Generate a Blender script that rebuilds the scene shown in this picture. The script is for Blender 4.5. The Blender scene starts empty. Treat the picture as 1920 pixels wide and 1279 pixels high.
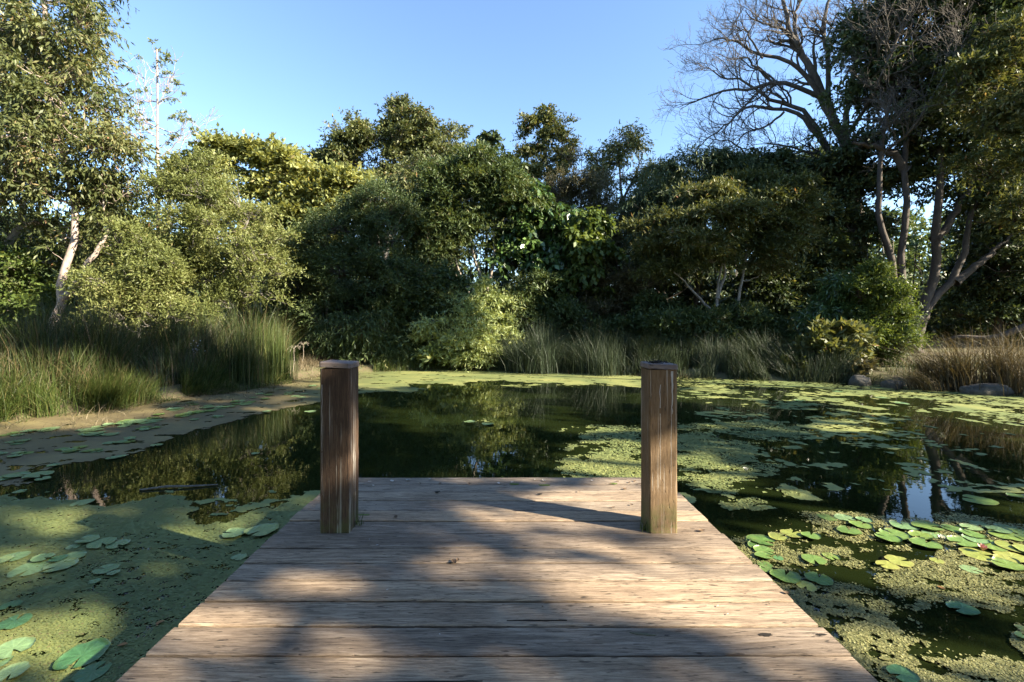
import bpy, math, numpy as np
from mathutils import Vector
D = bpy.data; SC = bpy.context.scene
rng = np.random.default_rng(11)
R = math.radians

# ------------------------------------------------------------------ camera, sky, sun
CZ, F, CX, HY, WZ = 1.4, 850.0, 939.0, 610.0, -0.45      # eye height over the deck, focal px, vanishing point, water level
cam = D.cameras.new('camera'); cam.sensor_width = 36; cam.lens = 36*F/1920
cam.shift_x = 21/1920; cam.shift_y = -29.5/1920; cam.clip_end = 6000; cam.clip_start = .05
co = D.objects.new('camera', cam); SC.collection.objects.link(co)
co.location = (0, 0, CZ); co.rotation_euler = (R(90), 0, 0); SC.camera = co
ELEV, AZ = R(28), R(112.8)
SUN = np.array([math.sin(AZ)*math.cos(ELEV), math.cos(AZ)*math.cos(ELEV), math.sin(ELEV)])
w = D.worlds.new('World'); SC.world = w; w.use_nodes = True
bg = w.node_tree.nodes['Background']; bg.inputs[1].default_value = .09
sk = w.node_tree.nodes.new('ShaderNodeTexSky'); sk.sky_type = 'NISHITA'; sk.sun_disc = False
sk.sun_elevation = ELEV; sk.sun_rotation = AZ; sk.air_density = 1.0; sk.dust_density = .0; sk.ozone_density = 3.0
w.node_tree.links.new(sk.outputs[0], bg.inputs[0])
sl = D.lights.new('sun', 'SUN'); sl.energy = 5.0; sl.angle = R(.6); sl.color = (1, .90, .70)
so = D.objects.new('sun', sl); SC.collection.objects.link(so); so.location = (30, -12, 20)
so.rotation_euler = Vector(SUN).to_track_quat('Z', 'Y').to_euler()
SC.view_settings.view_transform = 'Standard'; SC.view_settings.look = 'None'
SC.view_settings.exposure = 2.15; SC.view_settings.gamma = 1
SC.cycles.max_bounces = 6; SC.cycles.diffuse_bounces = 3; SC.cycles.glossy_bounces = 3; SC.cycles.transmission_bounces = 3
SC.cycles.caustics_reflective = False; SC.cycles.sample_clamp_indirect = 4

# ------------------------------------------------------------------ helpers
def P(px, py, Y):                       # a point of the place at depth Y
    return np.array([(px-CX)/F*Y, Y, CZ-(py-HY)/F*Y])
def PZ(px, py, z=WZ):                   # a point on a level plane
    Y = F*(CZ-z)/(py-HY); return np.array([(px-CX)/F*Y, Y, z])
def pix(x, y, z=WZ):
    y = np.maximum(y, .05); return x/y*F+CX, (CZ-z)/y*F+HY
def h2(ix, iy, s):
    n = (ix.astype(np.int64)*374761393 + iy.astype(np.int64)*668265263 + s*974634777) & 0xffffffff
    n = ((n ^ (n >> 13))*1274126177) & 0xffffffff
    n = n ^ (n >> 16); return (n & 0xffffff)/float(0xffffff)
def vn(x, y, s=0):
    ix, iy = np.floor(x), np.floor(y); fx, fy = x-ix, y-iy
    fx = fx*fx*(3-2*fx); fy = fy*fy*(3-2*fy)
    a, b, c, d = h2(ix, iy, s), h2(ix+1, iy, s), h2(ix, iy+1, s), h2(ix+1, iy+1, s)
    return (a*(1-fx)+b*fx)*(1-fy)+(c*(1-fx)+d*fx)*fy
def fbm(x, y, s=0, o=4):
    r, a, t = 0, .5, 0
    for k in range(o):
        r = r+a*vn(x*2**k+k*7.3, y*2**k-k*3.1, s+k); t += a; a *= .5
    return r/t
def nrm(v): return v/np.maximum(np.linalg.norm(v, axis=-1, keepdims=True), 1e-9)
def setp(o, label=None, cat=None, group=None, kind=None):
    if label: o['label'] = label
    if cat: o['category'] = cat
    if group: o['group'] = group
    if kind: o['kind'] = kind
    return o
def mesh(name, V, Fs, mats, smooth=False, attrs=None, midx=None):
    V = np.asarray(V, np.float32); me = D.meshes.new(name)
    li, tot = [], []
    for f in Fs:
        f = np.asarray(f, np.int32)
        if len(f) == 0: continue
        li.append(f.ravel()); tot.append(np.full(len(f), f.shape[1], np.int32))
    li = np.concatenate(li); tot = np.concatenate(tot)
    me.vertices.add(len(V)); me.vertices.foreach_set('co', V.ravel())
    me.loops.add(len(li)); me.loops.foreach_set('vertex_index', li)
    me.polygons.add(len(tot)); st = np.concatenate([[0], np.cumsum(tot)[:-1]]).astype(np.int32)
    me.polygons.foreach_set('loop_start', st); me.polygons.foreach_set('loop_total', tot)
    for m in (mats if isinstance(mats, (list, tuple)) else [mats]): me.materials.append(m)
    if midx is not None: me.polygons.foreach_set('material_index', np.asarray(midx, np.int32))
    me.polygons.foreach_set('use_smooth', np.full(len(tot), smooth))
    for k, a in (attrs or {}).items():
        at = me.attributes.new(k, 'FLOAT', 'POINT'); at.data.foreach_set('value', np.asarray(a, np.float32))
    me.update(calc_edges=True); return me
def obj(name, me, parent=None, loc=None):
    o = D.objects.new(name, me); SC.collection.objects.link(o)
    if parent is not None: o.parent = parent
    if loc is not None: o.location = loc
    return o
def empty(name, loc, label, cat, group=None):
    o = D.objects.new(name, None); SC.collection.objects.link(o); o.location = loc; o.empty_display_size = .2
    return setp(o, label, cat, group)

# ------------------------------------------------------------------ materials
def mat(name):
    m = D.materials.new(name); m.use_nodes = True; nt = m.node_tree
    return m, nt, nt.nodes['Principled BSDF']
class N:
    def __init__(s, nt): s.nt = nt
    def n(s, t, **k):
        o = s.nt.nodes.new(t)
        for a, b in k.items():
            if a.startswith('i_'): o.inputs[int(a[2:])].default_value = b
            else: setattr(o, a, b)
        return o
    def l(s, a, b): s.nt.links.new(a, b)
    def ramp(s, src, stops):
        r = s.n('ShaderNodeValToRGB'); e = r.color_ramp.elements
        while len(e) < len(stops): e.new(.5)
        for x, (p, c) in zip(e, stops): x.position = p; x.color = (*c, 1)
        s.l(src, r.inputs[0]); return r.outputs[0]
    def noise(s, vec, scale, detail=4, rough=.55, dist=0):
        t = s.n('ShaderNodeTexNoise'); t.inputs['Scale'].default_value = scale; t.inputs['Detail'].default_value = detail
        t.inputs['Roughness'].default_value = rough; t.inputs['Distortion'].default_value = dist
        if vec is not None: s.l(vec, t.inputs['Vector'])
        return t.outputs[0]
    def map(s, vec, scale=(1, 1, 1), loc=None):
        m = s.n('ShaderNodeMapping'); m.inputs['Scale'].default_value = scale; s.l(vec, m.inputs[0])
        if loc is not None: s.l(loc, m.inputs['Location'])
        return m.outputs[0]
    def math(s, op, a, b=None, clamp=False):
        m = s.n('ShaderNodeMath'); m.operation = op; m.use_clamp = clamp
        for i, v in enumerate((a, b)):
            if v is None: continue
            if isinstance(v, (int, float)): m.inputs[i].default_value = v
            else: s.l(v, m.inputs[i])
        return m.outputs[0]
    def mix(s, f, a, b, mode='MIX'):
        m = s.n('ShaderNodeMix'); m.data_type = 'RGBA'; m.blend_type = mode
        for i, v in ((0, f), (6, a), (7, b)):
            if isinstance(v, (int, float)): m.inputs[i].default_value = v
            elif isinstance(v, tuple): m.inputs[i].default_value = (*v, 1)
            else: s.l(v, m.inputs[i])
        return m.outputs[2]
    def bump(s, h, strength=.3, dist=.01):
        b = s.n('ShaderNodeBump'); b.inputs['Strength'].default_value = strength; b.inputs['Distance'].default_value = dist
        s.l(h, b.inputs['Height']); return b.outputs[0]
GAIN = {'leaf_olive': 1.6, 'leaf_dark': 2.2, 'leaf_deep': 2.5, 'leaf_yellow_green': 1.6, 'leaf_feathery': 1.45, 'leaf_pale_green': 2.1, 'leaf_bronze': 2.0, 'leaf_glossy': 2.2}
def leafmat(name, stops, trans=.3, rough=.5, spec=.35):
    k_ = GAIN.get(name, 1.); stops = [(p, tuple(k_*(c[i]*.8+(.2*(c[0]+c[1])*.5)*(1, .92, .62)[i]) for i in range(3))) for p, c in stops]
    m, nt, b = mat(name); g = N(nt)
    a = g.n('ShaderNodeAttribute', attribute_name='rnd')
    c = g.ramp(a.outputs['Fac'], stops)
    g.l(c, b.inputs['Base Color']); b.inputs['Roughness'].default_value = rough; b.inputs['Specular IOR Level'].default_value = spec
    t = g.n('ShaderNodeBsdfTranslucent'); tc = g.mix(1.0, c, (1.25, 1.12, .6), 'MULTIPLY'); g.l(tc, t.inputs[0])
    mx = g.n('ShaderNodeMixShader', i_0=trans); g.l(b.outputs[0], mx.inputs[1]); g.l(t.outputs[0], mx.inputs[2])
    g.l(mx.outputs[0], nt.nodes['Material Output'].inputs[0]); return m
LM = {
 'olive':  leafmat('leaf_olive', [(0, (.030, .045, .012)), (.45, (.062, .078, .022)), (.8, (.105, .112, .036)), (.96, (.17, .13, .06)), (1, (.22, .09, .04))]),
 'dark':   leafmat('leaf_dark', [(0, (.016, .030, .010)), (.5, (.034, .055, .016)), (.85, (.060, .080, .026)), (1, (.11, .10, .04))]),
 'deep':   leafmat('leaf_deep', [(0, (.010, .020, .008)), (.5, (.022, .036, .012)), (.85, (.045, .058, .018)), (1, (.12, .11, .03))], .22),
 'yellow': leafmat('leaf_yellow_green', [(0, (.06, .08, .02)), (.5, (.17, .19, .06)), (.85, (.26, .28, .10)), (1, (.30, .25, .12))], .4),
 'feather': leafmat('leaf_feathery', [(0, (.06, .08, .018)), (.5, (.12, .145, .035)), (.85, (.17, .185, .055)), (1, (.22, .19, .08))], .35),
 'pale':   leafmat('leaf_pale_green', [(0, (.07, .10, .03)), (.5, (.15, .19, .07)), (.85, (.25, .28, .12)), (1, (.34, .33, .17))], .35),
 'bright': leafmat('leaf_bright_green', [(0, (.03, .06, .010)), (.5, (.085, .14, .022)), (.85, (.16, .22, .04)), (1, (.26, .30, .07))], .4, .45),
 'glossy': leafmat('leaf_glossy', [(0, (.012, .030, .008)), (.5, (.025, .055, .012)), (.85, (.05, .09, .02)), (1, (.08, .12, .03))], .2, .28, .7),
 'brown':  leafmat('leaf_bronze', [(0, (.03, .028, .014)), (.5, (.06, .055, .024)), (.85, (.09, .075, .035)), (1, (.14, .09, .05))], .25),
 'reed':   leafmat('reed_blades', [(0, (.014, .028, .006)), (.4, (.032, .056, .011)), (.62, (.060, .095, .018)), (.8, (.11, .095, .035)), (1, (.19, .12, .06))], .25, .5),
 'rush':   leafmat('rush_blades', [(0, (.009, .019, .009)), (.4, (.022, .040, .018)), (.8, (.044, .070, .032)), (1, (.10, .11, .055))], .15, .5),
 'brass':  leafmat('dry_sedge_blades', [(0, (.03, .028, .014)), (.4, (.09, .068, .034)), (.75, (.17, .125, .07)), (1, (.36, .29, .19))], .2, .6),
 'grass':  leafmat('lime_grass_blades', [(0, (.025, .048, .007)), (.5, (.06, .10, .014)), (.85, (.12, .155, .026)), (1, (.22, .18, .065))], .35, .5),
}
def barkmat(name, a, b_, c, scale=6):
    m, nt, b = mat(name); g = N(nt); tc = g.n('ShaderNodeTexCoord')
    v = g.map(tc.outputs['Object'], (1, 1, .35)); n1 = g.noise(v, scale, 6, .65); n2 = g.noise(tc.outputs['Object'], scale*6, 3)
    col = g.ramp(n1, [(.3, a), (.52, b_), (.7, c)]); g.l(g.mix(.35, col, g.ramp(n2, [(.3, a), (.7, c)])), b.inputs['Base Color'])
    b.inputs['Roughness'].default_value = .9; g.l(g.bump(n1, .6, .03), b.inputs['Normal']); return m
BM = {
 'pale': barkmat('bark_pale', (.16, .12, .09), (.30, .25, .20), (.45, .40, .34)),
 'brown': barkmat('bark_brown', (.03, .022, .016), (.07, .054, .042), (.14, .11, .09)),
 'grey': barkmat('bark_grey', (.08, .07, .06), (.17, .15, .13), (.28, .25, .22)),
 'dead': barkmat('bark_dead', (.035, .028, .022), (.08, .066, .054), (.17, .14, .115), 9),
 'pink': barkmat('bark_pink', (.22, .15, .12), (.36, .28, .24), (.50, .44, .38)),
}
def woodmat(name, axis, stops, streak=None, moss=0., gr=34):
    m, nt, b = mat(name); g = N(nt); tc = g.n('ShaderNodeTexCoord'); oi = g.n('ShaderNodeObjectInfo')
    off = g.n('ShaderNodeCombineXYZ'); k = g.math('MULTIPLY', oi.outputs['Random'], 37.)
    for i in range(3): g.l(k, off.inputs[i])
    def sc(along, across): return (along, across, across) if axis == 'x' else (across, across, along)
    v0 = g.map(tc.outputs['Object'], (1, 1, 1), off.outputs[0])
    n1 = g.noise(g.map(v0, sc(2.6, gr)), 1, 6, .75, 1.2)      # grain bands
    n2 = g.noise(g.map(v0, sc(9, 210)), 1, 5, .8)          # fine fibres
    n3 = g.noise(g.map(v0, sc(1.0, 3.0)), 1.3, 4, .6)      # blotches
    n4 = g.noise(g.map(v0, sc(14, 90)), 1, 2, .5)
    f = g.math('ADD', g.math('MULTIPLY', n1, .48), g.math('MULTIPLY', n2, .52))
    c = g.ramp(f, stops)
    c = g.mix(g.ramp(n3, [(.36, (.75,)*3), (.62, (0,)*3)]), c, g.mix(1.0, c, (.62, .60, .60), 'MULTIPLY'))
    tint = g.ramp(oi.outputs['Random'], [(0, (1.15, 1.08, .97)), (.25, (.72, .71, .71)), (.5, (1.0, .95, .88)), (.75, (.86, .88, .90)), (1, (1.25, 1.16, 1.02))])
    c = g.mix(1.0, c, tint, 'MULTIPLY')
    crack = g.ramp(n4, [(.29, (1,)*3), (.36, (0,)*3)])
    c = g.mix(g.math('MULTIPLY', crack, .75), c, (.04, .03, .022))
    if streak:
        n5 = g.noise(g.map(v0, sc(.9, 75)), 1, 3, .6); n6 = g.noise(g.map(v0, sc(2.2, 6)), 1, 2)
        s = g.math('MULTIPLY', g.ramp(n5, [(.565, (0,)*3), (.63, (1,)*3)]), g.ramp(n6, [(.42, (0,)*3), (.62, (1,)*3)]))
        c = g.mix(g.math('MULTIPLY', s, streak), c, (.50, .47, .42))
    if moss:
        sp = g.n('ShaderNodeSeparateXYZ'); g.l(tc.outputs['Object'], sp.inputs[0])
        z = g.math('SUBTRACT', 1., g.math('MULTIPLY', sp.outputs[2], 4.), True)
        mm = g.math('MULTIPLY', z, g.ramp(g.noise(v0, 14, 4), [(.38, (0,)*3), (.6, (1,)*3)]))
        c = g.mix(g.math('MULTIPLY', mm, moss), c, (.10, .13, .03))
    g.l(c, b.inputs['Base Color']); b.inputs['Roughness'].default_value = .78; b.inputs['Specular IOR Level'].default_value = .3
    hh = g.math('ADD', g.math('MULTIPLY', n2, .5), g.math('SUBTRACT', g.math('MULTIPLY', n1, .8), crack))
    g.l(g.bump(hh, .7, .007), b.inputs['Normal']); return m
M_deck = woodmat('weathered_deck_timber', 'x', [(.34, (.075, .056, .042)), (.44, (.20, .152, .113)), (.52, (.35, .27, .20)), (.62, (.52, .425, .33))])
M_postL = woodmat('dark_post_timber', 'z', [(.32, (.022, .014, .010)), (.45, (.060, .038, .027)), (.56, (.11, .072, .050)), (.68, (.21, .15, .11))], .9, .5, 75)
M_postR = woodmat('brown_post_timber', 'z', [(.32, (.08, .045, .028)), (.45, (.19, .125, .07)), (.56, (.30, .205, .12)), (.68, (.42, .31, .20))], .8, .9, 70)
M_cap = woodmat('painted_post_cap', 'x', [(.3, (.17, .13, .12)), (.5, (.28, .23, .22)), (.7, (.40, .36, .35))])
def plain(name, col, rough=.7, spec=.4, var=0., scale=8):
    m, nt, b = mat(name); g = N(nt)
    if var:
        tc = g.n('ShaderNodeTexCoord'); oi = g.n('ShaderNodeObjectInfo')
        n = g.noise(tc.outputs['Object'], scale, 4, .6)
        f = g.math('ADD', g.math('MULTIPLY', n, .6), g.math('MULTIPLY', oi.outputs['Random'], .4))
        g.l(g.ramp(f, [(.25, tuple(x*(1-var) for x in col)), (.75, tuple(min(1, x*(1+var)) for x in col))]), b.inputs['Base Color'])
        g.l(g.bump(n, .3, .01), b.inputs['Normal'])
    else: b.inputs['Base Color'].default_value = (*col, 1)
    b.inputs['Roughness'].default_value = rough; b.inputs['Specular IOR Level'].default_value = spec; return m
def padmat(name, col, edge):
    m, nt, b = mat(name); g = N(nt)
    a = g.n('ShaderNodeAttribute', attribute_name='rad'); v = g.n('ShaderNodeAttribute', attribute_name='vein')
    tc = g.n('ShaderNodeTexCoord'); oi = g.n('ShaderNodeObjectInfo')
    n = g.noise(tc.outputs['Object'], 5, 4, .6)
    c = g.ramp(n, [(.3, tuple(x*.75 for x in col)), (.7, tuple(x*1.15 for x in col))])
    c = g.mix(1.0, c, g.ramp(oi.outputs['Random'], [(0, (.8, .9, .8)), (.5, (1, 1, 1)), (1, (1.25, 1.1, .9))]), 'MULTIPLY')
    c = g.mix(g.math('MULTIPLY', v.outputs['Fac'], .25), c, tuple(min(1, x*1.6) for x in col))
    c = g.mix(g.ramp(a.outputs['Fac'], [(.86, (0,)*3), (1, (.7,)*3)]), c, edge)
    n7 = g.noise(g.map(tc.outputs['Object'], (1, 1, 1), None), 2.3, 5, .7); c = g.mix(g.ramp(n7, [(.60, (0,)*3), (.68, (.8,)*3)]), c, (.16, .11, .04))
    g.l(c, b.inputs['Base Color']); b.inputs['Roughness'].default_value = .36; b.inputs['Specular IOR Level'].default_value = .5
    g.l(g.bump(v.outputs['Fac'], .2, .004), b.inputs['Normal']); return m
PM = {'g': padmat('lily_pad_green', (.13, .21, .055), (.17, .20, .06)), 'y': padmat('lily_pad_yellow', (.26, .28, .07), (.30, .26, .09)),
      'd': padmat('lily_pad_bluish', (.07, .17, .07), (.10, .17, .06)), 's': padmat('lily_pad_soft_green', (.17, .26, .12), (.16, .2, .09))}  # the bluish copy puts the blue-green of shade into the pad colour
def weedmat(name):
    m, nt, b = mat(name); g = N(nt); tc = g.n('ShaderNodeTexCoord')
    br = g.n('ShaderNodeAttribute', attribute_name='brown'); rn = g.n('ShaderNodeAttribute', attribute_name='rnd')
    n1 = g.noise(tc.outputs['Object'], 1.1, 5, .6); n2 = g.noise(tc.outputs['Object'], 45, 3, .7); n3 = g.noise(tc.outputs['Object'], 120, 2, .6)
    f = g.math('ADD', g.math('MULTIPLY', n1, .45), g.math('ADD', g.math('MULTIPLY', n2, .14), g.math('MULTIPLY', rn.outputs['Fac'], .41)))
    gr = g.ramp(f, [(.25, (.085, .115, .043)), (.45, (.145, .175, .060)), (.6, (.22, .235, .078)), (.78, (.31, .30, .10))])
    bw = g.ramp(f, [(.25, (.08, .060, .032)), (.5, (.15, .115, .06)), (.75, (.23, .185, .085))])
    c = g.mix(br.outputs['Fac'], gr, bw)
    c = g.mix(g.math('MULTIPLY', g.ramp(n3, [(.26, (1,)*3), (.36, (0,)*3)]), .35), c, (.07, .07, .03))
    g.l(c, b.inputs['Base Color']); b.inputs['Roughness'].default_value = .6; b.inputs['Specular IOR Level'].default_value = .3
    g.l(g.bump(n2, .22, .006), b.inputs['Normal']); return m
M_weed = weedmat('duckweed')
m, nt, b = mat('pond_water'); g = N(nt); tc = g.n('ShaderNodeTexCoord')
n1 = g.noise(g.map(tc.outputs['Object'], (1, 1.6, 1)), 1.6, 3, .5); n2 = g.noise(tc.outputs['Object'], 9, 2, .5)
mk = g.noise(tc.outputs['Object'], .35, 3, .6)
g.l(g.ramp(mk, [(.3, (.007, .011, .003)), (.7, (.015, .021, .006))]), b.inputs['Base Color'])
b.inputs['Roughness'].default_value = .015; b.inputs['IOR'].default_value = 1.33
g.l(g.bump(g.math('ADD', g.math('MULTIPLY', n1, .8), g.math('MULTIPLY', n2, .2)), .07, .02), b.inputs['Normal']); M_water = m
m, nt, b = mat('bank_soil'); g = N(nt); tc = g.n('ShaderNodeTexCoord')
n1 = g.noise(tc.outputs['Object'], .5, 5, .6); n2 = g.noise(tc.outputs['Object'], 11, 5, .7)
f = g.math('ADD', g.math('MULTIPLY', n1, .5), g.math('MULTIPLY', n2, .5))
g.l(g.ramp(f, [(.3, (.05, .04, .022)), (.45, (.13, .095, .055)), (.55, (.085, .09, .03)), (.68, (.20, .15, .09))]), b.inputs['Base Color'])
b.inputs['Roughness'].default_value = .95; g.l(g.bump(n2, .8, .05), b.inputs['Normal']); M_soil = m

# ------------------------------------------------------------------ ground and water
shore_px = [(0, 790), (150, 772), (300, 750), (420, 734), (530, 717), (600, 704), (700, 697), (850, 693), (950, 696), (1100, 701),
            (1270, 707), (1450, 714), (1600, 719), (1700, 725), (1830, 734), (1920, 740)]
SH = [tuple(PZ(*p)[:2]) for p in shore_px]
SH = SH + [(13.2, 9), (11.6, 5.5), (10.2, 2), (9, -2), (7.5, -5), (4, -7), (-5, -6.5), (-11, -2), (-12, 4)]
SH = np.array(SH)
def sdist(x, y):                        # distance to the shoreline, positive on land
    x = np.asarray(x, float); y = np.asarray(y, float); d = np.full(x.shape, 1e9); ins = np.zeros(x.shape, bool)
    for i in range(len(SH)):
        a, c = SH[i], SH[(i+1) % len(SH)]; e = c-a
        t = np.clip(((x-a[0])*e[0]+(y-a[1])*e[1])/(e@e), 0, 1)
        d = np.minimum(d, np.hypot(x-a[0]-t*e[0], y-a[1]-t*e[1]))
        cr = ((a[1] > y) != (c[1] > y)) & (x < (c[0]-a[0])*(y-a[1])/(c[1]-a[1]+1e-12)+a[0]); ins ^= cr
    return np.where(ins, -d, d)
def gh(x, y):
    d = sdist(x, y); x = np.asarray(x, float); y = np.asarray(y, float)
    out = WZ+.03+.16*np.clip(d/.5, 0, 1)+.14*np.clip(d/2.5, 0, 1)+.045*np.clip(d, 0, 16)+.12*(fbm(x*.6, y*.6, 5)-.5)*np.clip(d, 0, 1)
    inn = WZ+.03-1.3*np.clip(-d/2.0, 0, 1)
    return np.where(d > 0, out, inn)
g1 = np.concatenate([-np.geomspace(3000, 34, 22)[:-1], np.arange(-34, 34.1, .45), np.geomspace(34, 3000, 22)[1:]])
gy = np.concatenate([-np.geomspace(3000, 20, 20)[:-1], np.arange(-20, 44.1, .45), np.geomspace(44, 4000, 22)[1:]])
GX, GY = np.meshgrid(g1, gy); GZ = gh(GX, GY); nx, ny = len(g1), len(gy)
idx = np.arange(nx*ny).reshape(ny, nx)
qf = np.stack([idx[:-1, :-1], idx[:-1, 1:], idx[1:, 1:], idx[1:, :-1]], -1).reshape(-1, 4)
setp(obj('ground', mesh('ground', np.stack([GX, GY, GZ], -1).reshape(-1, 3), [qf], M_soil, True)), kind='structure')
setp(obj('water', mesh('water', [(-15, -9, WZ), (22, -9, WZ), (22, 21, WZ), (-15, 21, WZ)], [[(0, 1, 2, 3)]], M_water)), kind='structure')
def ground(x, y): return float(gh(np.array([x]), np.array([y]))[0])

# ------------------------------------------------------------------ geometry kits
def resample(pts, K):
    pts = np.array(pts, float)
    if len(pts) == 2: t = np.linspace(0, 1, K)[:, None]; return pts[0]*(1-t)+pts[1]*t
    q = np.vstack([2*pts[0]-pts[1], pts, 2*pts[-1]-pts[-2]]); n = len(pts)-1
    out = []
    for u in np.linspace(0, n-1e-6, K):
        i = int(u); t = u-i; a, b_, c, d = q[i:i+4]
        out.append(.5*((2*b_)+(-a+c)*t+(2*a-5*b_+4*c-d)*t*t+(-a+3*b_-3*c+d)*t**3))
    return np.array(out)
def tubes(Pth, Rad, S):                 # (N,K,3) paths and (N,K) radii -> verts, quads
    n, K, _ = Pth.shape; T = nrm(np.gradient(Pth, axis=1)); ov = nrm(Pth[:, -1]-Pth[:, 0])
    ref = np.where(np.abs(ov[:, 2:3]) < .75, np.array([[0, 0, 1.]]), np.array([[1., 0, 0]]))[:, None, :]
    U = nrm(np.cross(T, ref)); W = np.cross(T, U); a = np.arange(S)*2*math.pi/S
    V = Pth[:, :, None]+Rad[:, :, None, None]*(np.cos(a)[None, None, :, None]*U[:, :, None]+np.sin(a)[None, None, :, None]*W[:, :, None])
    b_ = (np.arange(n)*K*S)[:, None, None]+(np.arange(K-1)*S)[None, :, None]; s = np.arange(S)[None, None]; s2 = (s+1) % S
    Q = np.stack([b_+s, b_+s2, b_+S+s2, b_+S+s], -1).reshape(-1, 4)
    return V.reshape(-1, 3), Q
def join(parts):
    V, Q, o = [], [], 0
    for v, q in parts: V.append(v); Q.append(q+o); o += len(v)
    return np.concatenate(V), np.concatenate(Q)
def wiggle(path, amp):
    K = len(path); n = rng.normal(size=(K, 3))*amp; n[0] = 0; return path+n
def leaves(C, Od, cr, nt_, nl, tl, ll, lw, flat=.7, up=.2, droop=.25, hang=.2, nz=.7):
    """sprays: each cluster centre C carries nt_ twigs of nl leaves"""
    n = len(C); d = nrm(Od[:, None]*.6+rng.normal(size=(n, nt_, 3))*np.array([.8, .8, .8*flat])+np.array([0, 0, up]))
    L = tl*rng.uniform(.5, 1.3, (n, nt_, 1, 1)); t = (np.arange(nl)[None, None, :, None]+rng.uniform(.2, 1, (n, nt_, nl, 1)))/nl
    p = C[:, None, None]+d[:, :, None]*L*t; p[..., 2] -= droop*(t[..., 0]**2)*L[..., 0]
    ld = nrm(d[:, :, None]*.7+rng.normal(size=(n, nt_, nl, 3))*.6+np.array([0, 0, -hang]))
    nn = rng.normal(size=(n, nt_, nl, 3))*nz+np.array([0, 0, 1.]); sd = nrm(np.cross(ld, nn))
    s = rng.uniform(.65, 1.3, (n, nt_, nl, 1)); p, ld, sd, s = [a.reshape(-1, a.shape[-1]) for a in (p, ld, sd, s)]
    m_ = p+ld*ll*s*.42; sd = sd*lw*s*.5; V = np.stack([p, m_-sd, p+ld*ll*s, m_+sd], 1).reshape(-1, 3)
    rc = np.repeat(cr, nt_*nl); r = np.clip(rc*.5+rng.uniform(0, 1, len(p))*.5, 0, 1)
    sp = rng.uniform(size=len(p)) > .985; r[sp] = rng.uniform(.93, 1, sp.sum())
    return V, np.arange(len(V)).reshape(-1, 4), np.repeat(r, 4)
LEAF = dict(                      # nt_, nl, twig length, leaf length, leaf width, flat, up, droop, hang, nz
 gum=(5, 9, .85, .22, .066, .8, .1, .45, .8, .9), fine=(7, 10, .55, .12, .036, .9, .4, .1, .0, 1.0), tier=(6, 8, .6, .22, .125, .22, .1, .12, .15, .4),
 broad=(6, 8, .6, .19, .085, .6, .2, .25, .3, .7), drop=(5, 7, .6, .32, .18, .5, .0, .4, 1.1, .6), pinn=(6, 11, .75, .19, .052, .3, .15, .35, .25, .5),
 weep=(6, 10, .9, .24, .044, .7, .0, .6, .9, .9), needle=(8, 12, .45, .10, .028, .9, .5, .0, .0, 1.0), big=(4, 6, .4, .27, .12, .6, .3, .1, .1, .7))
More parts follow.
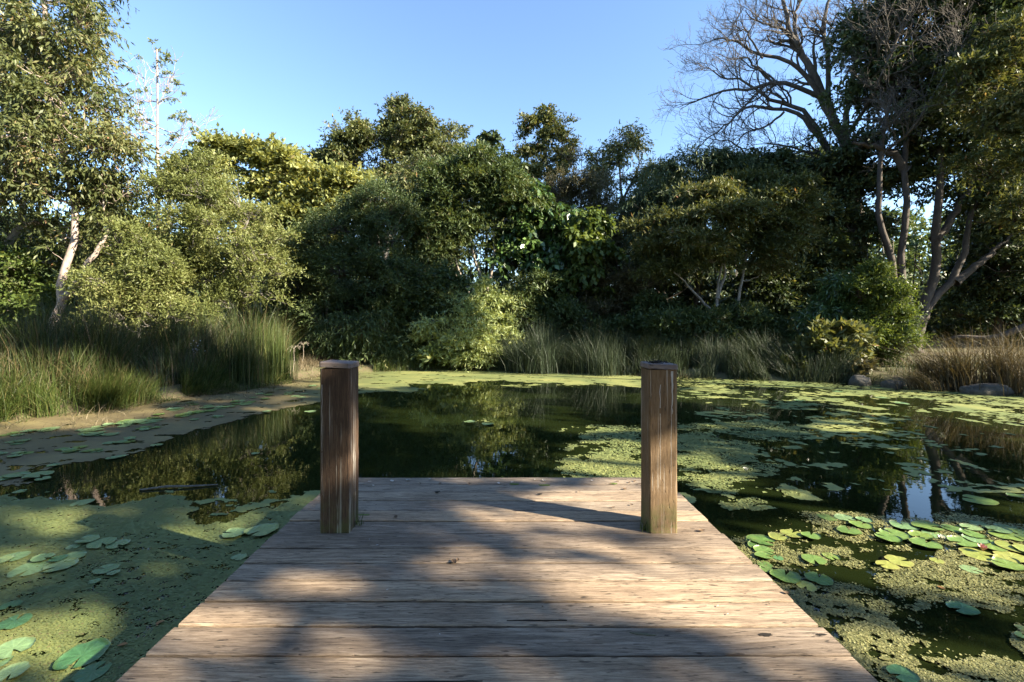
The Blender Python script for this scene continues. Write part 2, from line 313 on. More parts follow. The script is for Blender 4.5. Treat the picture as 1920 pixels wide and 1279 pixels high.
def tree(name, label, cat, group, Y, trunks, blobs, leaf, lm, bk, n, base=None, r0=.12, sc=1., clump=.42, limb=5, twig_r=.015, part='crown', vis=1, surf=.4):
    """trunks: lists of (px,py[,dY]) from the ground up; blobs: (px,py,rx,ry[,dY]) ellipsoids of foliage"""
    if base is None: base = trunks[0][0]
    bp = P(base[0], base[1], Y+(base[2] if len(base) > 2 else 0)); bp[2] = ground(bp[0], bp[1])-.06
    sk, paths = [], []
    for k, tr in enumerate(trunks):
        pts = [P(q[0], q[1], Y+(q[2] if len(q) > 2 else 0)) for q in tr]
        rr = r0*(1 if k == 0 else .72)
        if k == 0: pts[0] = np.array([pts[0][0], pts[0][1], bp[2]])
        K = 14; p = wiggle(resample(pts, K), rr*.25); rad = rr*np.linspace(1, .28, K)**.9; rad[0] *= 1.35
        paths.append((p, rad)); sk.append(np.c_[p, rad])
    V, Q = join([tubes(p[None], r_[None], 9) for p, r_ in paths])
    SK = np.concatenate(sk); bl = []
    for q in blobs:
        Yc = Y+(q[4] if len(q) > 4 else 0); c = P(q[0], q[1], Yc); a, c2 = q[2]/F*Yc, q[3]/F*Yc
        bl.append((c, np.array([a, (a*c2)**.5*.9, c2])))
    extra = []
    for c, rd in bl:                       # limbs into every blob
        for _ in range(limb):
            e = c+nrm(rng.normal(size=3))*rd*rng.uniform(.2, .75)
            dd = np.linalg.norm(SK[:, :3]-e, axis=1)+np.maximum(0, SK[:, 2]-e[2]+.3)*2.; i = dd.argmin(); s = SK[i]
            mid = (s[:3]+e)/2+np.array([0, 0, -.1*dd[i]])+rng.normal(size=3)*.06*dd[i]
            p = wiggle(resample([s[:3], mid, e], 8), .03); rad = min(s[3]*.6, .012+.018*np.linalg.norm(e-s[:3]))*np.linspace(1, .3, 8)
            extra.append((p, rad)); SK = np.vstack([SK, np.c_[p[2:], rad[2:]]])
    area = np.array([r_[0]*r_[2] for _, r_ in bl]); cnt = np.maximum(3, (n*.88*area/area.sum())).astype(int)
    C, O = [], []
    for (c, rd), k in zip(bl, cnt):
        kk = int(k*1.7); ms = int(np.clip(5+k/9, 5, 26)); sdir = nrm(rng.normal(size=(ms, 3))*np.array([1, 1, .9])+np.array([0, 0, .15]))
        sc_ = c+sdir*rd*(surf*.6+(1.08-surf*.6)*rng.uniform(0, 1, (ms, 1))**.5); sr = rng.uniform(.16, .42, ms)*(1.25 if ms < 9 else 1); wgt = sr**2/np.sum(sr**2)
        j = rng.choice(ms, kk, p=wgt); d = nrm(rng.normal(size=(kk, 3))+np.array([0, -.15, .45])); u = .45+.65*rng.uniform(0, 1, kk)**.6
        rr_ = np.minimum(rd, rd.mean()*1.3)*sr[j][:, None]*np.array([1.15, 1.15, .72]); p = sc_[j]+d*rr_*u[:, None]; d = nrm(d+.4*sdir[j]); nz_ = fbm(p[:, 0]*1.1+p[:, 1]*.9, p[:, 2]*1.5+p[:, 1]*.35, 3, 3)
        o_ = np.argsort(-nz_+rng.uniform(0, 1-clump, kk)*.6)[:k]; C.append(p[o_]); O.append(d[o_])
    C, O = np.concatenate(C), np.concatenate(O)
    keep = C[:, 2] > gh(C[:, 0], C[:, 1])+.12; C, O = C[keep], O[keep]
    if twig_r:                             # a twig from the nearest limb to each spray
        bt = []
        for i0 in range(0, len(C), 400):
            cc = C[i0:i0+400]; dd = np.linalg.norm(cc[:, None]-SK[None, :, :3], axis=2)+np.maximum(0, SK[None, :, 2]-cc[:, None, 2])*.7
            bt.append(dd.argmin(1))
        s = SK[np.concatenate(bt), :3]; t = np.linspace(0, 1, 4)[None, :, None]
        p = s[:, None]*(1-t)+C[:, None]*t; p[:, 1:3] += rng.normal(size=(len(C), 2, 3))*.05; p[:, 1:3, 2] -= .05*np.linalg.norm(C-s, axis=1)[:, None]
        extra_t = tubes(p, np.full((len(C), 4), twig_r)*np.linspace(1.3, .5, 4)[None], 3)
    root = empty(name, bp, label, cat, group)
    obj('trunk', mesh('trunk', V-bp, [Q], bk, True), root)
    pr = [tubes(p[None], r_[None], 5) for p, r_ in extra]+([extra_t] if twig_r else [])
    if pr:
        v, q = join(pr); obj('branches', mesh('branches', v-bp, [q], bk, True), root)
    if n:
        L = list(LEAF[leaf]); L[2] *= sc; L[3] *= sc**.5; L[4] *= sc**.5
        v, q, r_ = leaves(C, O, np.clip(fbm(C[:, 0]*.8+C[:, 1], C[:, 2]*.8, 9, 2)*1.2-.1+rng.normal(size=len(C))*.12, 0, 1), *L)
        obj(part, mesh(part, v-bp, [q], lm, False, {'rnd': r_}), root)
    return root
def twiglevels(parents, rad, spec, outward, gravity=.0):
    """grow bare branchlets; parents (N,K,3); spec: (per parent, length, K, bend)"""
    out = []; cur, cr = parents, rad
    for (m_, ln, K, bend) in spec:
        n, kk = cur.shape[:2]; i = rng.integers(0, n, n*m_); t = rng.uniform(.22, 1, n*m_)*(kk-1.001); j = t.astype(int); f = (t-j)[:, None]
        s = cur[i, j]*(1-f)+cur[i, j+1]*f; T = nrm(cur[i, j+1]-cur[i, j]); r_ = (cr[i, j]*.55)
        d = nrm(T*.8+rng.normal(size=T.shape)*.65+outward); L = ln*rng.uniform(.5, 1.35, len(i))
        st = [s]; dd = d
        for k in range(K-1):
            dd = nrm(dd+rng.normal(size=dd.shape)*bend+np.array([0, 0, gravity])); st.append(st[-1]+dd*(L/(K-1))[:, None])
        cur = np.stack(st, 1); cr = np.maximum(r_[:, None]*np.linspace(1, .4, K)[None], .0055); out.append((cur, cr))
    return out
def blades(X, Yp, H, lean, w_, spread=.25, K=4):
    n = len(X); Z = gh(X, Yp); Z = np.maximum(Z, WZ-.02); a = rng.uniform(0, 2*math.pi, n)
    ln = np.abs(rng.normal(size=n))*spread; dx = np.cos(a)*ln+lean[0]; dy = np.sin(a)*ln+lean[1]
    b2 = rng.uniform(0, math.pi, n); sx, sy = np.cos(b2)*w_/2, np.sin(b2)*w_/2; V = []
    for k in range(K):
        t = k/(K-1); hh = H*t*(1-.25*t*np.minimum(1, np.hypot(dx, dy))); c = np.stack([X+dx*H*t*t, Yp+dy*H*t*t, Z+hh], -1); q = 1-t**1.5
        V += [c-np.stack([sx*q, sy*q, 0*sx], -1), c+np.stack([sx*q, sy*q, 0*sx], -1)]
    V = np.stack(V, 1); o = (np.arange(n)*2*K)[:, None]; Q = [np.stack([o+2*k, o+2*k+1, o+2*k+3, o+2*k+2], -1).reshape(-1, 4) for k in range(K-1)]
    r_ = np.clip(rng.uniform(0, 1, n)*.55+.45*fbm(X*1.7, Yp*1.7, 4, 3), 0, 1)
    sp = rng.uniform(size=n) < .08; r_[sp] = rng.uniform(.85, 1, sp.sum())
    return V.reshape(-1, 3), np.concatenate(Q), np.repeat(r_, 2*K)

# ------------------------------------------------------------------ jetty
DX0, DX1 = -1.515, 1.49
pb = [4.19, 4.0, 3.815, 3.625, 3.432, 3.25, 3.056, 2.855, 2.672, 2.49, 2.302, 2.117, 1.926, 1.745]
while pb[-1] > -2.6: pb.append(pb[-1]-.187)
jet = empty('wooden_jetty', (0, 0, 0), 'weathered grey brown plank jetty running out over the pond', 'jetty')
def plank(y0, y1, k):
    gap = .0045+.003*rng.random(); h = .045; yc = (y0+y1)/2; hw = (y1-y0)/2-gap; e = .006
    prof = [(-hw, -h), (hw, -h), (hw, -e), (hw-e, -.0015), (hw-.025, 0), (-hw+.025, 0), (-hw+e, -.0015), (-hw, -e)]
    K = 60; x0, x1 = DX0+rng.uniform(-.008, .008), DX1+rng.uniform(-.008, .008); xs = np.linspace(x0, x1, K); V = []
    dz = rng.uniform(-.003, .001); cup = rng.uniform(-.0015, .002); ny_ = vn(xs*3, xs*0+k, 8)*.004
    for i, x in enumerate(xs):
        for j, (y, z) in enumerate(prof):
            yy = y+(ny_[i]-.002 if y > 0 else .002-ny_[(i*7) % K])+(rng.normal()*.0008 if j in (2, 3, 6, 7) else 0)
            V.append((x, yy, z+dz-cup*(1 if j in (4, 5) else 0)+(.0015*math.sin(x*1.7+k) if z > -.01 else 0)))
    q = [(i*8+j, i*8+(j+1) % 8, (i+1)*8+(j+1) % 8, (i+1)*8+j) for i in range(K-1) for j in range(8)]
    caps = [tuple(range(7, -1, -1)), tuple((K-1)*8+j for j in range(8))]
    V = np.array(V); me = mesh('plank', V, [q, caps], M_deck); return obj('plank', me, jet, (0, yc, 0))
PL = [plank(pb[i+1], pb[i], i) for i in range(len(pb)-1)]
def box(x0, x1, y0, y1, z0, z1):
    V = [(x, y, z) for z in (z0, z1) for y in (y0, y1) for x in (x0, x1)]
    return np.array(V, float), np.array([(0, 2, 3, 1), (4, 5, 7, 6), (0, 1, 5, 4), (2, 6, 7, 3), (0, 4, 6, 2), (1, 3, 7, 5)])
for x in (-1.36, -.05, 1.30):
    v, q = box(x-.04, x+.04, -2.6, 4.12, -.26, -.05); obj('joist', mesh('joist', v, [q], M_postL), jet)
for x in (-1.2, 1.15):
    for y in (3.5, .6, -2.0):
        v, q = tubes(np.array([[[x, y, -1.9], [x, y, -.27]]]), np.full((1, 2), .11), 14); obj('pile', mesh('pile', v, [q], M_postL, True), jet)
M_hole = plain('rotted_hole', (.012, .008, .006), .95)
def blotch(name, x, y, z, rx, ry, m_, par, th=.0012, n=20, rot=0.):
    a = np.arange(n)*2*math.pi/n; r_ = 1+.25*rng.normal(size=n)*.5; c_, s_ = math.cos(rot), math.sin(rot)
    u, v_ = np.cos(a)*rx*r_, np.sin(a)*ry*r_
    top = np.stack([u*c_-v_*s_, u*s_+v_*c_, np.full(n, th)], 1); bot = top.copy(); bot[:, 2] = -.003
    V = np.vstack([top, bot]); q = [(i+n, (i+1) % n+n, (i+1) % n, i) for i in range(n)]
    o = obj(name, mesh(name, V, [q, [tuple(range(n))]], m_), par); o.location = (x, y, z); return o
hx, hy_ = (1435-CX)/F*2.052, 2.052
o = blotch('knot_hole', hx, hy_-PL[11].location.y, 0, .030, .011, M_hole, PL[11])
o = blotch('knot_hole', (1540-CX)/F*2.05, 2.052-PL[11].location.y, 0, .024, .006, M_hole, PL[11])
M_gouge = plain('worn_gouge', (.13, .115, .07), .9, var=.3, scale=30)
o = blotch('gouge', (1205-CX)/F*2.055, 2.058-PL[11].location.y, -.001, .055, .007, M_gouge, PL[11], rot=-.15)
for (px, k, ln) in ((760, 12, .5), (1480, 12, .12), (1350, 9, .1), (700, 8, .12), (1150, 7, .16), (820, 6, .2), (1010, 10, .25)):
    y = pb[k+1]+.02+rng.uniform(0, .02); blotch('crack', (px-CX)/F*y, y-PL[k].location.y, -.0005, ln/2, .0022, M_hole, PL[k], rot=rng.normal()*.02)

def post(x0, x1, y0, y1, H, m_, label, tilt, over):
    xc, yc = (x0+x1)/2, (y0+y1)/2; root = empty('jetty_post', (xc, yc, 0), label, 'post', 'square timber posts on the jetty')
    a, b_ = (x1-x0)/2, (y1-y0)/2; c = .008
    def ring(z, a, b_, c, j=0.):
        r_ = [(-a+c, -b_), (a-c, -b_), (a, -b_+c), (a, b_-c), (a-c, b_), (-a+c, b_), (-a, b_-c), (-a, -b_+c)]
        return [(x+rng.normal()*j, y+rng.normal()*j, z) for x, y in r_]
    zs = np.linspace(-.3, H, 26); V = []
    for z in zs: V += ring(z, a, b_, c, .0008)
    q = [(i*8+j, i*8+(j+1) % 8, i*8+8+(j+1) % 8, i*8+8+j) for i in range(25) for j in range(8)]
    obj('shaft', mesh('shaft', V, [q, [tuple(25*8+j for j in range(8))]], m_), root)
    V = []; hh = .036
    for z, s_ in ((0, -.003), (.002, 0), (hh-.005, 0), (hh, -.005)):
        V += [(x, y, z+tilt[0]*x+tilt[1]*y+H+.002+abs(tilt[0])*a) for x, y, _ in ring(0, a+over+s_, b_+over+s_, c+.004)]
    q = [(i*8+j, i*8+(j+1) % 8, i*8+8+(j+1) % 8, i*8+8+j) for i in range(3) for j in range(8)]
    obj('cap', mesh('cap', V, [q, [tuple(24+j for j in range(8)), tuple(range(7, -1, -1))]], M_cap), root); return root
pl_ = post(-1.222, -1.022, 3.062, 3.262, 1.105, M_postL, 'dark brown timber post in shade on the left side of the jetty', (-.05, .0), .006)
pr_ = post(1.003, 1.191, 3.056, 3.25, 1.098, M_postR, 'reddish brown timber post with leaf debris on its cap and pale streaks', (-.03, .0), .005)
M_paint = plain('bird_droppings', (.55, .54, .52), .8, var=.2, scale=30)
v, q = box(.055, .070, -.1000, -.0965, .78, 1.09); v[:, 0] += np.where(v[:, 2] < 1, .004, -.006)
def streak(par, x, z0, z1, w_, y):
    K = 14; z = np.linspace(z0, z1, K); xx = x+rng.normal(size=K)*.0012; ww = w_*np.linspace(.25, 1, K)*rng.uniform(.6, 1.2, K)
    V = np.concatenate([np.stack([xx-ww/2, np.full(K, y), z], 1), np.stack([xx+ww/2, np.full(K, y), z], 1)])
    q = [(i, K+i, K+i+1, i+1) for i in range(K-1)]; obj('dropping_streak', mesh('dropping_streak', V, [q], M_paint), par)
streak(pr_, .058, .80, 1.09, .014, -.0985); streak(pr_, .052, .30, .86, .003, -.0985); streak(pr_, -.022, .36, 1.0, .004, -.0985)
streak(pl_, -.085, .25, 1.0, .003, -.1015)
# litter
M_dry = plain('dry_leaf', (.16, .10, .06), .8, var=.5, scale=20); M_pale = plain('bleached_leaf', (.50, .45, .40), .8, var=.3, scale=20)
M_black = plain('black_debris', (.02, .017, .015), .8)
def leaf_scrap(px, py, sz, m_, label, group, curl=.35):
    p = PZ(px, py, .0015); n = 9; t = np.linspace(0, 1, n); wd = np.sin(t*math.pi)**.8*sz*.3; z = curl*sz*(t-.5)**2*2
    V = []
    for i in range(n): V += [(t[i]*sz-sz/2, -wd[i], z[i]+wd[i]*.5), (t[i]*sz-sz/2, 0, z[i]), (t[i]*sz-sz/2, wd[i], z[i]+wd[i]*.6)]
    q = [(i*3+j, i*3+j+1, i*3+4+j, i*3+3+j) for i in range(n-1) for j in range(2)]
    o = obj('fallen_leaf', mesh('fallen_leaf', V, [q], m_), None, tuple(p+np.array([0, 0, .001]))); o.rotation_euler = (0, 0, rng.uniform(0, 6.3))
    return setp(o, label, 'leaf', group)
for px, py in ((693, 904), (700, 911), (765, 901), (806, 899), (735, 903), (1003, 900), (1020, 902), (1060, 903), (1110, 902), (935, 907), (960, 905)):
    leaf_scrap(px, py, rng.uniform(.025, .05), M_pale, 'small bleached leaf scraps lying on the far end planks', 'bleached scraps on the far planks')
for px, py in ((788, 907), (825, 908), (1145, 908), (1158, 903), (1180, 905), (1172, 917), (880, 908), (1190, 903), (1200, 908), (1086, 922)):
    leaf_scrap(px, py, rng.uniform(.025, .045), M_dry, 'small brown leaf scraps lying on the far end planks', 'brown scraps on the far planks')
leaf_scrap(820, 924, .05, M_black, 'black curled leaf on the third plank from the far end', None)
leaf_scrap(1012, 928, .045, M_black, 'black leaf scrap on the planks right of centre near the end', None)
leaf_scrap(742, 970, .045, M_dry, 'curled brown leaf on the plank right of the left post base', None)
leaf_scrap(851, 1055, .05, M_dry, 'curled brown leaf in the sunlit spot in the middle of the jetty', None)
leaf_scrap(858, 1051, .035, M_dry, 'small brown leaf touching the curled leaf in mid jetty', None)
leaf_scrap(1150, 952, .03, M_dry, 'small dark leaf on the sunlit planks left of the right post', None)
leaf_scrap(1316, 996, .05, M_dry, 'curled brown leaf right of the right post base', None)
leaf_scrap(1475, 1113, .035, M_dry, 'small brown leaf at the right hand edge of the jetty', None)
leaf_scrap(707, 1023, .02, M_pale, 'tiny white scrap on the dark plank below the left post', None)
leaf_scrap(1184, 947, .03, M_dry, 'small dark leaf close to the left foot of the right post', None)
for _ in range(16):
    px = rng.uniform(520, 1450); py = rng.uniform(915, 1240)
    if (px-CX)/F*(F*CZ/(py-HY)) < -1.4 or (px-CX)/F*(F*CZ/(py-HY)) > 1.4: continue
    leaf_scrap(px, py, rng.uniform(.008, .018), M_pale if rng.random() < .5 else M_dry, 'tiny scraps of dry litter scattered over the middle boards', 'tiny litter scraps on the boards')
# black leaf debris on the right cap
V, Q = [], []; o_ = 0
pp = []
for i in range(46):
    a = rng.uniform(0, 6.3); s = np.array([rng.normal()*.028-.01, rng.normal()*.03-.02, .002+abs(rng.normal())*.006]); d = np.array([math.cos(a), math.sin(a), rng.uniform(-.05, .45)])*rng.uniform(.015, .04)
    pp.append(np.stack([s, s+d*.5+np.array([0, 0, .004]), s+d]))
v, q = tubes(np.array(pp), np.full((46, 3), .0028)*np.array([[1, 1, .5]]), 4)
o = obj('leaf_debris', mesh('leaf_debris', v, [q], M_black), None, (1.08, 3.13, 1.139)); setp(o, 'little heap of black leaf debris on top of the right post', 'debris')
# moss and grass at the post feet
def tuft(x, y, n, h, label, m_=None, z=0.):
    V, Q, r_ = [], [], []; K = 4; X = x+rng.normal(size=n)*.02; Y_ = y+rng.normal(size=n)*.015; a = rng.uniform(0, 6.3, n); H = h*rng.uniform(.4, 1.2, n)
    ln = rng.uniform(.2, .9, n); VV = []
    for k in range(K):
        t = k/(K-1); q_ = (1-t**1.4)*.0028; c = np.stack([X-x+np.cos(a)*ln*H*t*t, Y_-y+np.sin(a)*ln*H*t*t, H*t], -1)
        s_ = np.stack([-np.sin(a)*q_, np.cos(a)*q_, 0*a], -1); VV += [c-s_, c+s_]
    V = np.stack(VV, 1).reshape(-1, 3); o = (np.arange(n)*2*K)[:, None]
    Q = np.concatenate([np.stack([o+2*k, o+2*k+1, o+2*k+3, o+2*k+2], -1).reshape(-1, 4) for k in range(K-1)])
    ob = obj('grass_tuft', mesh('grass_tuft', V, [Q], m_ or LM['bright'], False, {'rnd': np.repeat(rng.uniform(0, 1, n), 2*K)}), None, (x, y, z)); return setp(ob, label, 'grass tuft')
tuft(.985, 3.10, 26, .075, 'little green weed tuft at the left foot of the right post')
tuft(-1.0, 3.18, 22, .07, 'little green weed tuft at the right foot of the left post')
M_moss = plain('moss', (.11, .15, .03), .95, var=.4, scale=60)
for px, py, rx in ((682, 966, .045), (1020, 910, .05), (965, 908, .04), (1150, 907, .03)):
    p = PZ(px, py, 0); o = blotch('moss', p[0], p[1], .001, rx, .012, M_moss, None, .003)
    setp(o, 'thin green moss %s' % ('beside the left post' if py > 950 else 'in the joint of the end planks at x' if 0 else ('strip on the end joint of the jetty')), 'moss', None if py > 950 else 'moss strips on the end joint')

# ------------------------------------------------------------------ floating weed
def inpoly(px, py, poly):
    ins = np.zeros(px.shape, bool); n = len(poly)
    for i in range(n):
        (x1, y1), (x2, y2) = poly[i], poly[(i+1) % n]
        ins ^= ((y1 > py) != (y2 > py)) & (px < (x2-x1)*(py-y1)/(y2-y1+1e-9)+x1)
    return ins
strip = [(-2600, 1100), (-900, 1010), (0, 918), (40, 895), (81, 872), (122, 866), (284, 837), (353, 813), (400, 801), (470, 778), (568, 760), (600, 750), (680, 737), (770, 735), (795, 730), (762, 726), (757, 719),
         (860, 722), (900, 716), (960, 716), (1060, 722), (1120, 720), (1180, 725), (1230, 727), (1300, 722), (1380, 726), (1460, 728), (1540, 727), (1600, 735), (1640, 742), (1700, 745), (1760, 752),
         (1800, 770), (1860, 790), (1930, 800), (2400, 850), (2400, 780), (1920, 732), (1800, 725), (1600, 712), (1450, 706), (1200, 694), (950, 688), (700, 690), (600, 696), (420, 722), (300, 738), (150, 755), (0, 770), (-1500, 900)]
carpet = [(-3000, 1300), (-900, 1030), (0, 935), (81, 938), (203, 952), (284, 938), (330, 925), (360, 932), (375, 950), (374, 983), (440, 988), (470, 968), (527, 946), (600, 922), (640, 905), (690, 1000), (400, 1500), (-200, 2100), (-4000, 2100)]
isl = [(480, 945, 50, 11), (520, 930, 40, 9), (455, 957, 28, 6), (420, 938, 40, 4), (575, 925, 40, 12)]
rp = [(1320, 732, 70, 9), (1560, 738, 90, 3), (1330, 745, 50, 4), (1430, 748, 30, 3), (1480, 760, 50, 5), (1370, 777, 55, 5), (1335, 800, 75, 11), (1420, 795, 60, 9), (1450, 815, 90, 9), (1530, 806, 110, 8), (1590, 795, 60, 7), (1560, 822, 80, 6),
      (1660, 790, 60, 7), (1620, 818, 90, 7), (1640, 838, 60, 9), (1700, 823, 35, 4), (1300, 830, 60, 16), (1380, 845, 60, 14), (1320, 862, 70, 18), (1400, 868, 50, 12), (1370, 892, 75, 14), (1300, 895, 40, 12), (1430, 890, 30, 10),
      (1340, 915, 30, 8), (1385, 938, 20, 10), (1495, 935, 24, 9), (1400, 955, 22, 7), (1760, 836, 30, 4), (1830, 845, 40, 4), (1540, 880, 30, 3), (1660, 920, 30, 6),
      (1140, 815, 60, 13), (1110, 832, 30, 9), (1190, 835, 50, 12), (1165, 855, 55, 12), (1240, 830, 30, 16), (1120, 878, 75, 16), (1200, 880, 60, 18), (1056, 845, 18, 5), (1090, 900, 45, 7), (1050, 806, 12, 2), (900, 793, 28, 3), (965, 724, 35, 3),
      (1810, 915, 40, 7), (1880, 932, 70, 20), (1850, 950, 50, 8), (1950, 930, 80, 18)]
near = [(1590, 982, 75, 18), (1550, 1024, 60, 18), (1600, 1042, 40, 14), (1640, 975, 20, 8), (1650, 1012, 25, 6), (1460, 1040, 50, 45), (1690, 985, 40, 18), (1760, 1000, 70, 22), (1840, 985, 90, 16), (1800, 1020, 60, 12), (1900, 1000, 60, 20),
        (1560, 1095, 90, 16), (1480, 1110, 60, 25), (1560, 1128, 130, 24), (1640, 1150, 60, 22), (1620, 1180, 90, 28), (1660, 1210, 50, 28), (1590, 1240, 60, 40), (1700, 1260, 60, 30), (1820, 1262, 110, 24), (1760, 1225, 40, 12), (1780, 1218, 70, 20),
        (1860, 1235, 60, 16), (1700, 1080, 50, 14), (1780, 1070, 100, 24), (1740, 1095, 70, 16), (1850, 1100, 90, 26), (1900, 1130, 60, 25), (1780, 1125, 70, 12), (1770, 1045, 60, 14), (1920, 1060, 60, 25), (1950, 1210, 50, 24), (1730, 1045, 25, 8), (1670, 1060, 30, 5), (1510, 1150, 40, 20), (1960, 1170, 30, 12)]
def ell(px, py, L):
    f = np.full(px.shape, -9.)
    for cx, cy, rx, ry in L: f = np.maximum(f, 1-((px-cx)/rx)**2-((py-cy)/ry)**2)
    return f
def field(x, y):
    """0..1 cover of floating weed, and which bed"""
    q = .25+.03*y; wx = x+(fbm(x*1.6, y*1.6, 21)-.5)*q*1.6; wy = y+(fbm(x*1.6, y*1.6, 31)-.5)*q*1.6
    px, py = pix(wx+(fbm(x*7, y*7, 23, 3)-.5)*.35, wy+(fbm(x*6, y*9, 33, 3)-.5)*.6*(y > 5)); sd = sdist(x, y)
    a = inpoly(px, py, strip) & (sd < .05); b_ = inpoly(px, py, carpet) & (sd < .05)
    e = ell(px, py, isl+rp); ne = ell(px, py, near); return a, b_, e, ne, px, py, sd
def sheet(x0, x1, y0, y1, st, near_f):
    xs = np.arange(x0, x1, st); ys = np.arange(y0, y1, st); X, Y_ = np.meshgrid(xs+st/2, ys+st/2)
    a, b_, e, ne, px, py, sd = field(X, Y_); big = fbm(X*1.3, Y_*1.3, 41, 4); fine = fbm(X*9, Y_*14, 51, 3)
    hole = (ell(px, py, [(300, 1130, 330, 110), (60, 1160, 100, 60), (270, 1010, 60, 22), (430, 1240, 140, 60)]) > 0) & (fbm(X*14, Y_*20, 61, 3) > .64)
    speck = fbm(X*26, Y_*30, 71, 2) > .80
    right = px > 1240
    m_ = (a & ~(right & (fine+.4*big > .70)) & ~((fbm(X*3, Y_*5, 401, 4) > .70))) | (b_ & ~hole & ~speck) | (e+(fine-.5)*1.6+(big-.5)*.8 > .28) & (fbm(X*5, Y_*7, 81, 3) < .60) | ((px > 1265) & (px < 2000) & (py > 735) & (py < 960) & (fbm(X*4.5, Y_*3.5, 301, 3)+.25*(fbm(X*.7, Y_*.7, 302, 2)-.5) > .69)) | ((px > 1265) & (py > 722) & (py < 790) & (px > 1500) & (fbm(X*2.2, Y_*2.2, 311, 4) > .63))
    m_ &= sd < .05
    if not near_f: m_ &= Y_ > 4.999
    m_ &= ~((X > DX0+.05) & (X < DX1-.05) & (Y_ < 4.05))
    brown = np.clip((a & (px < 800)).astype(float)*(.95-np.clip((px-520)/260, 0, .8))+(b_*(.25*(big > .55))), 0, 1)
    brown = np.where(a & (px >= 800) & (px < 1240), .12, brown)
    iy, ix = np.nonzero(m_); nx_ = len(xs)+1; key = np.stack([iy*nx_+ix, iy*nx_+ix+1, (iy+1)*nx_+ix+1, (iy+1)*nx_+ix], 1)
    uq, inv = np.unique(key, return_inverse=True); inv = inv.reshape(-1, 4)
    vx = xs[0]+(uq % nx_)*st; vy = ys[0]+(uq//nx_)*st
    jx = (h2(uq % nx_, uq//nx_, 3)-.5)*st*.7; jy = (h2(uq % nx_, uq//nx_, 4)-.5)*st*.7
    vz = np.full(len(uq), WZ+.004)+.002*h2(uq % nx_, uq//nx_, 5); rnd = np.zeros(len(uq)); bb = np.zeros(len(uq)); rnd[inv.ravel()] = np.repeat(big[iy, ix], 4); bb[inv.ravel()] = np.repeat(brown[iy, ix], 4)
    return np.stack([vx+jx, vy+jy, vz], 1), inv, rnd, bb
parts = [sheet(-9.5, -0.9, 1.0, 5.0, .014, True), sheet(1.2, 3.8, 4.0, 5.0, .02, True), sheet(-16, 17, 5.0, 20, .035, False)]
V, Q, Rn, Bn, o_ = [], [], [], [], 0
for v, q, r_, b_ in parts: V.append(v); Q.append(q+o_); Rn.append(r_); Bn.append(b_); o_ += len(v)
setp(obj('duckweed', mesh('duckweed', np.concatenate(V), [np.concatenate(Q)], M_weed, False, {'rnd': np.concatenate(Rn), 'brown': np.concatenate(Bn)})),
     'green and brownish film of duckweed spread over the pond', 'duckweed', None, 'stuff')
# single fronds: loose rafts near the jetty and a crumbly skin over the near carpet
def fronds(n, pxr, pyr, kind):
    px = rng.uniform(*pxr, n); py = rng.uniform(*pyr, n); Y_ = F*(CZ-WZ)/(py-HY); X = (px-CX)/F*Y_
    a, b_, e, ne, qx, qy, sd = field(X, Y_); fine = fbm(X*9, Y_*12, 51, 3); big = fbm(X*1.3, Y_*1.3, 41, 4)
    if kind == 'near':
        cov = np.clip((ne+.15)*1.3, 0, 1)*.9; keep = (rng.uniform(0, 1, n) < cov) & (fine+.5*(fbm(X*22, Y_*26, 91, 2)-.5) < .36+.36*np.clip(ne+.3, 0, 1))
        keep |= (ne > -.6) & (rng.uniform(0, 1, n) < .012)
    elif kind == 'mid': keep = (e+(fine-.5)*1.6+(big-.5)*.8 > .0) & (rng.uniform(0, 1, n) < .6) & (Y_ < 9)
    else: keep = b_ & (rng.uniform(0, 1, n) < .5+.5*(big > .5))
    keep &= ~((X > DX0-.0) & (X < DX1) & (Y_ < 4.19)) & (sd < 0)
    X, Y_, big = X[keep], Y_[keep], big[keep]; s = np.maximum(.0062, .0019*Y_)*rng.uniform(.6, 1.35, len(X)); K = 6
    a = np.arange(K)*2*math.pi/K+rng.uniform(0, 6, (len(X), 1)); rr = s[:, None]*rng.uniform(.65, 1.15, (len(X), K)); tl = rng.normal(size=(len(X), 2))*(.22 if kind != 'carpet' else .05)
    cx, cy = np.cos(a)*rr, np.sin(a)*rr; z = WZ+.007+.004*rng.uniform(0, 1, (len(X), 1))+cx*tl[:, :1]+cy*tl[:, 1:]
    V = np.stack([X[:, None]+cx, Y_[:, None]+cy, z], -1).reshape(-1, 3)
    r_ = np.clip(.45*big+.55*rng.uniform(0, 1, len(X))+.1, 0, 1) if kind != 'carpet' else np.clip(big+.12*rng.normal(size=len(X)), 0, 1); return V, np.arange(len(V)).reshape(-1, K), np.repeat(r_, K)
M_frond = leafmat('water_fern_fronds', [(0, (.06, .07, .02)), (.4, (.15, .16, .045)), (.75, (.26, .25, .08)), (.96, (.36, .33, .13)), (1, (.3, .17, .08))], .12, .55)
fr = [fronds(210000, (1300, 2050), (960, 1400), 'near')]
v, q, r_ = fronds(90000, (1030, 1500), (790, 965), 'mid')  # drawn in the greener weed colour, which stands in for shade on these rafts
setp(obj('floating_fern', mesh('floating_fern', v, [q], M_weed, False, {'rnd': r_*.85, 'brown': r_*0})), 'green crumbly rafts of tiny fronds, shade put into the green, around the right post beyond the jetty end', 'floating fern', None, 'stuff')
V, Q = join([(v, q) for v, q, _ in fr])
setp(obj('floating_fern', mesh('floating_fern', V, [Q], M_frond, False, {'rnd': np.concatenate([r_ for *_, r_ in fr])})),
     'loose yellow green rafts of tiny floating fern right of the jetty', 'floating fern', None, 'stuff')
v, q, r_ = fronds(110000, (-150, 640), (925, 1400), 'carpet')
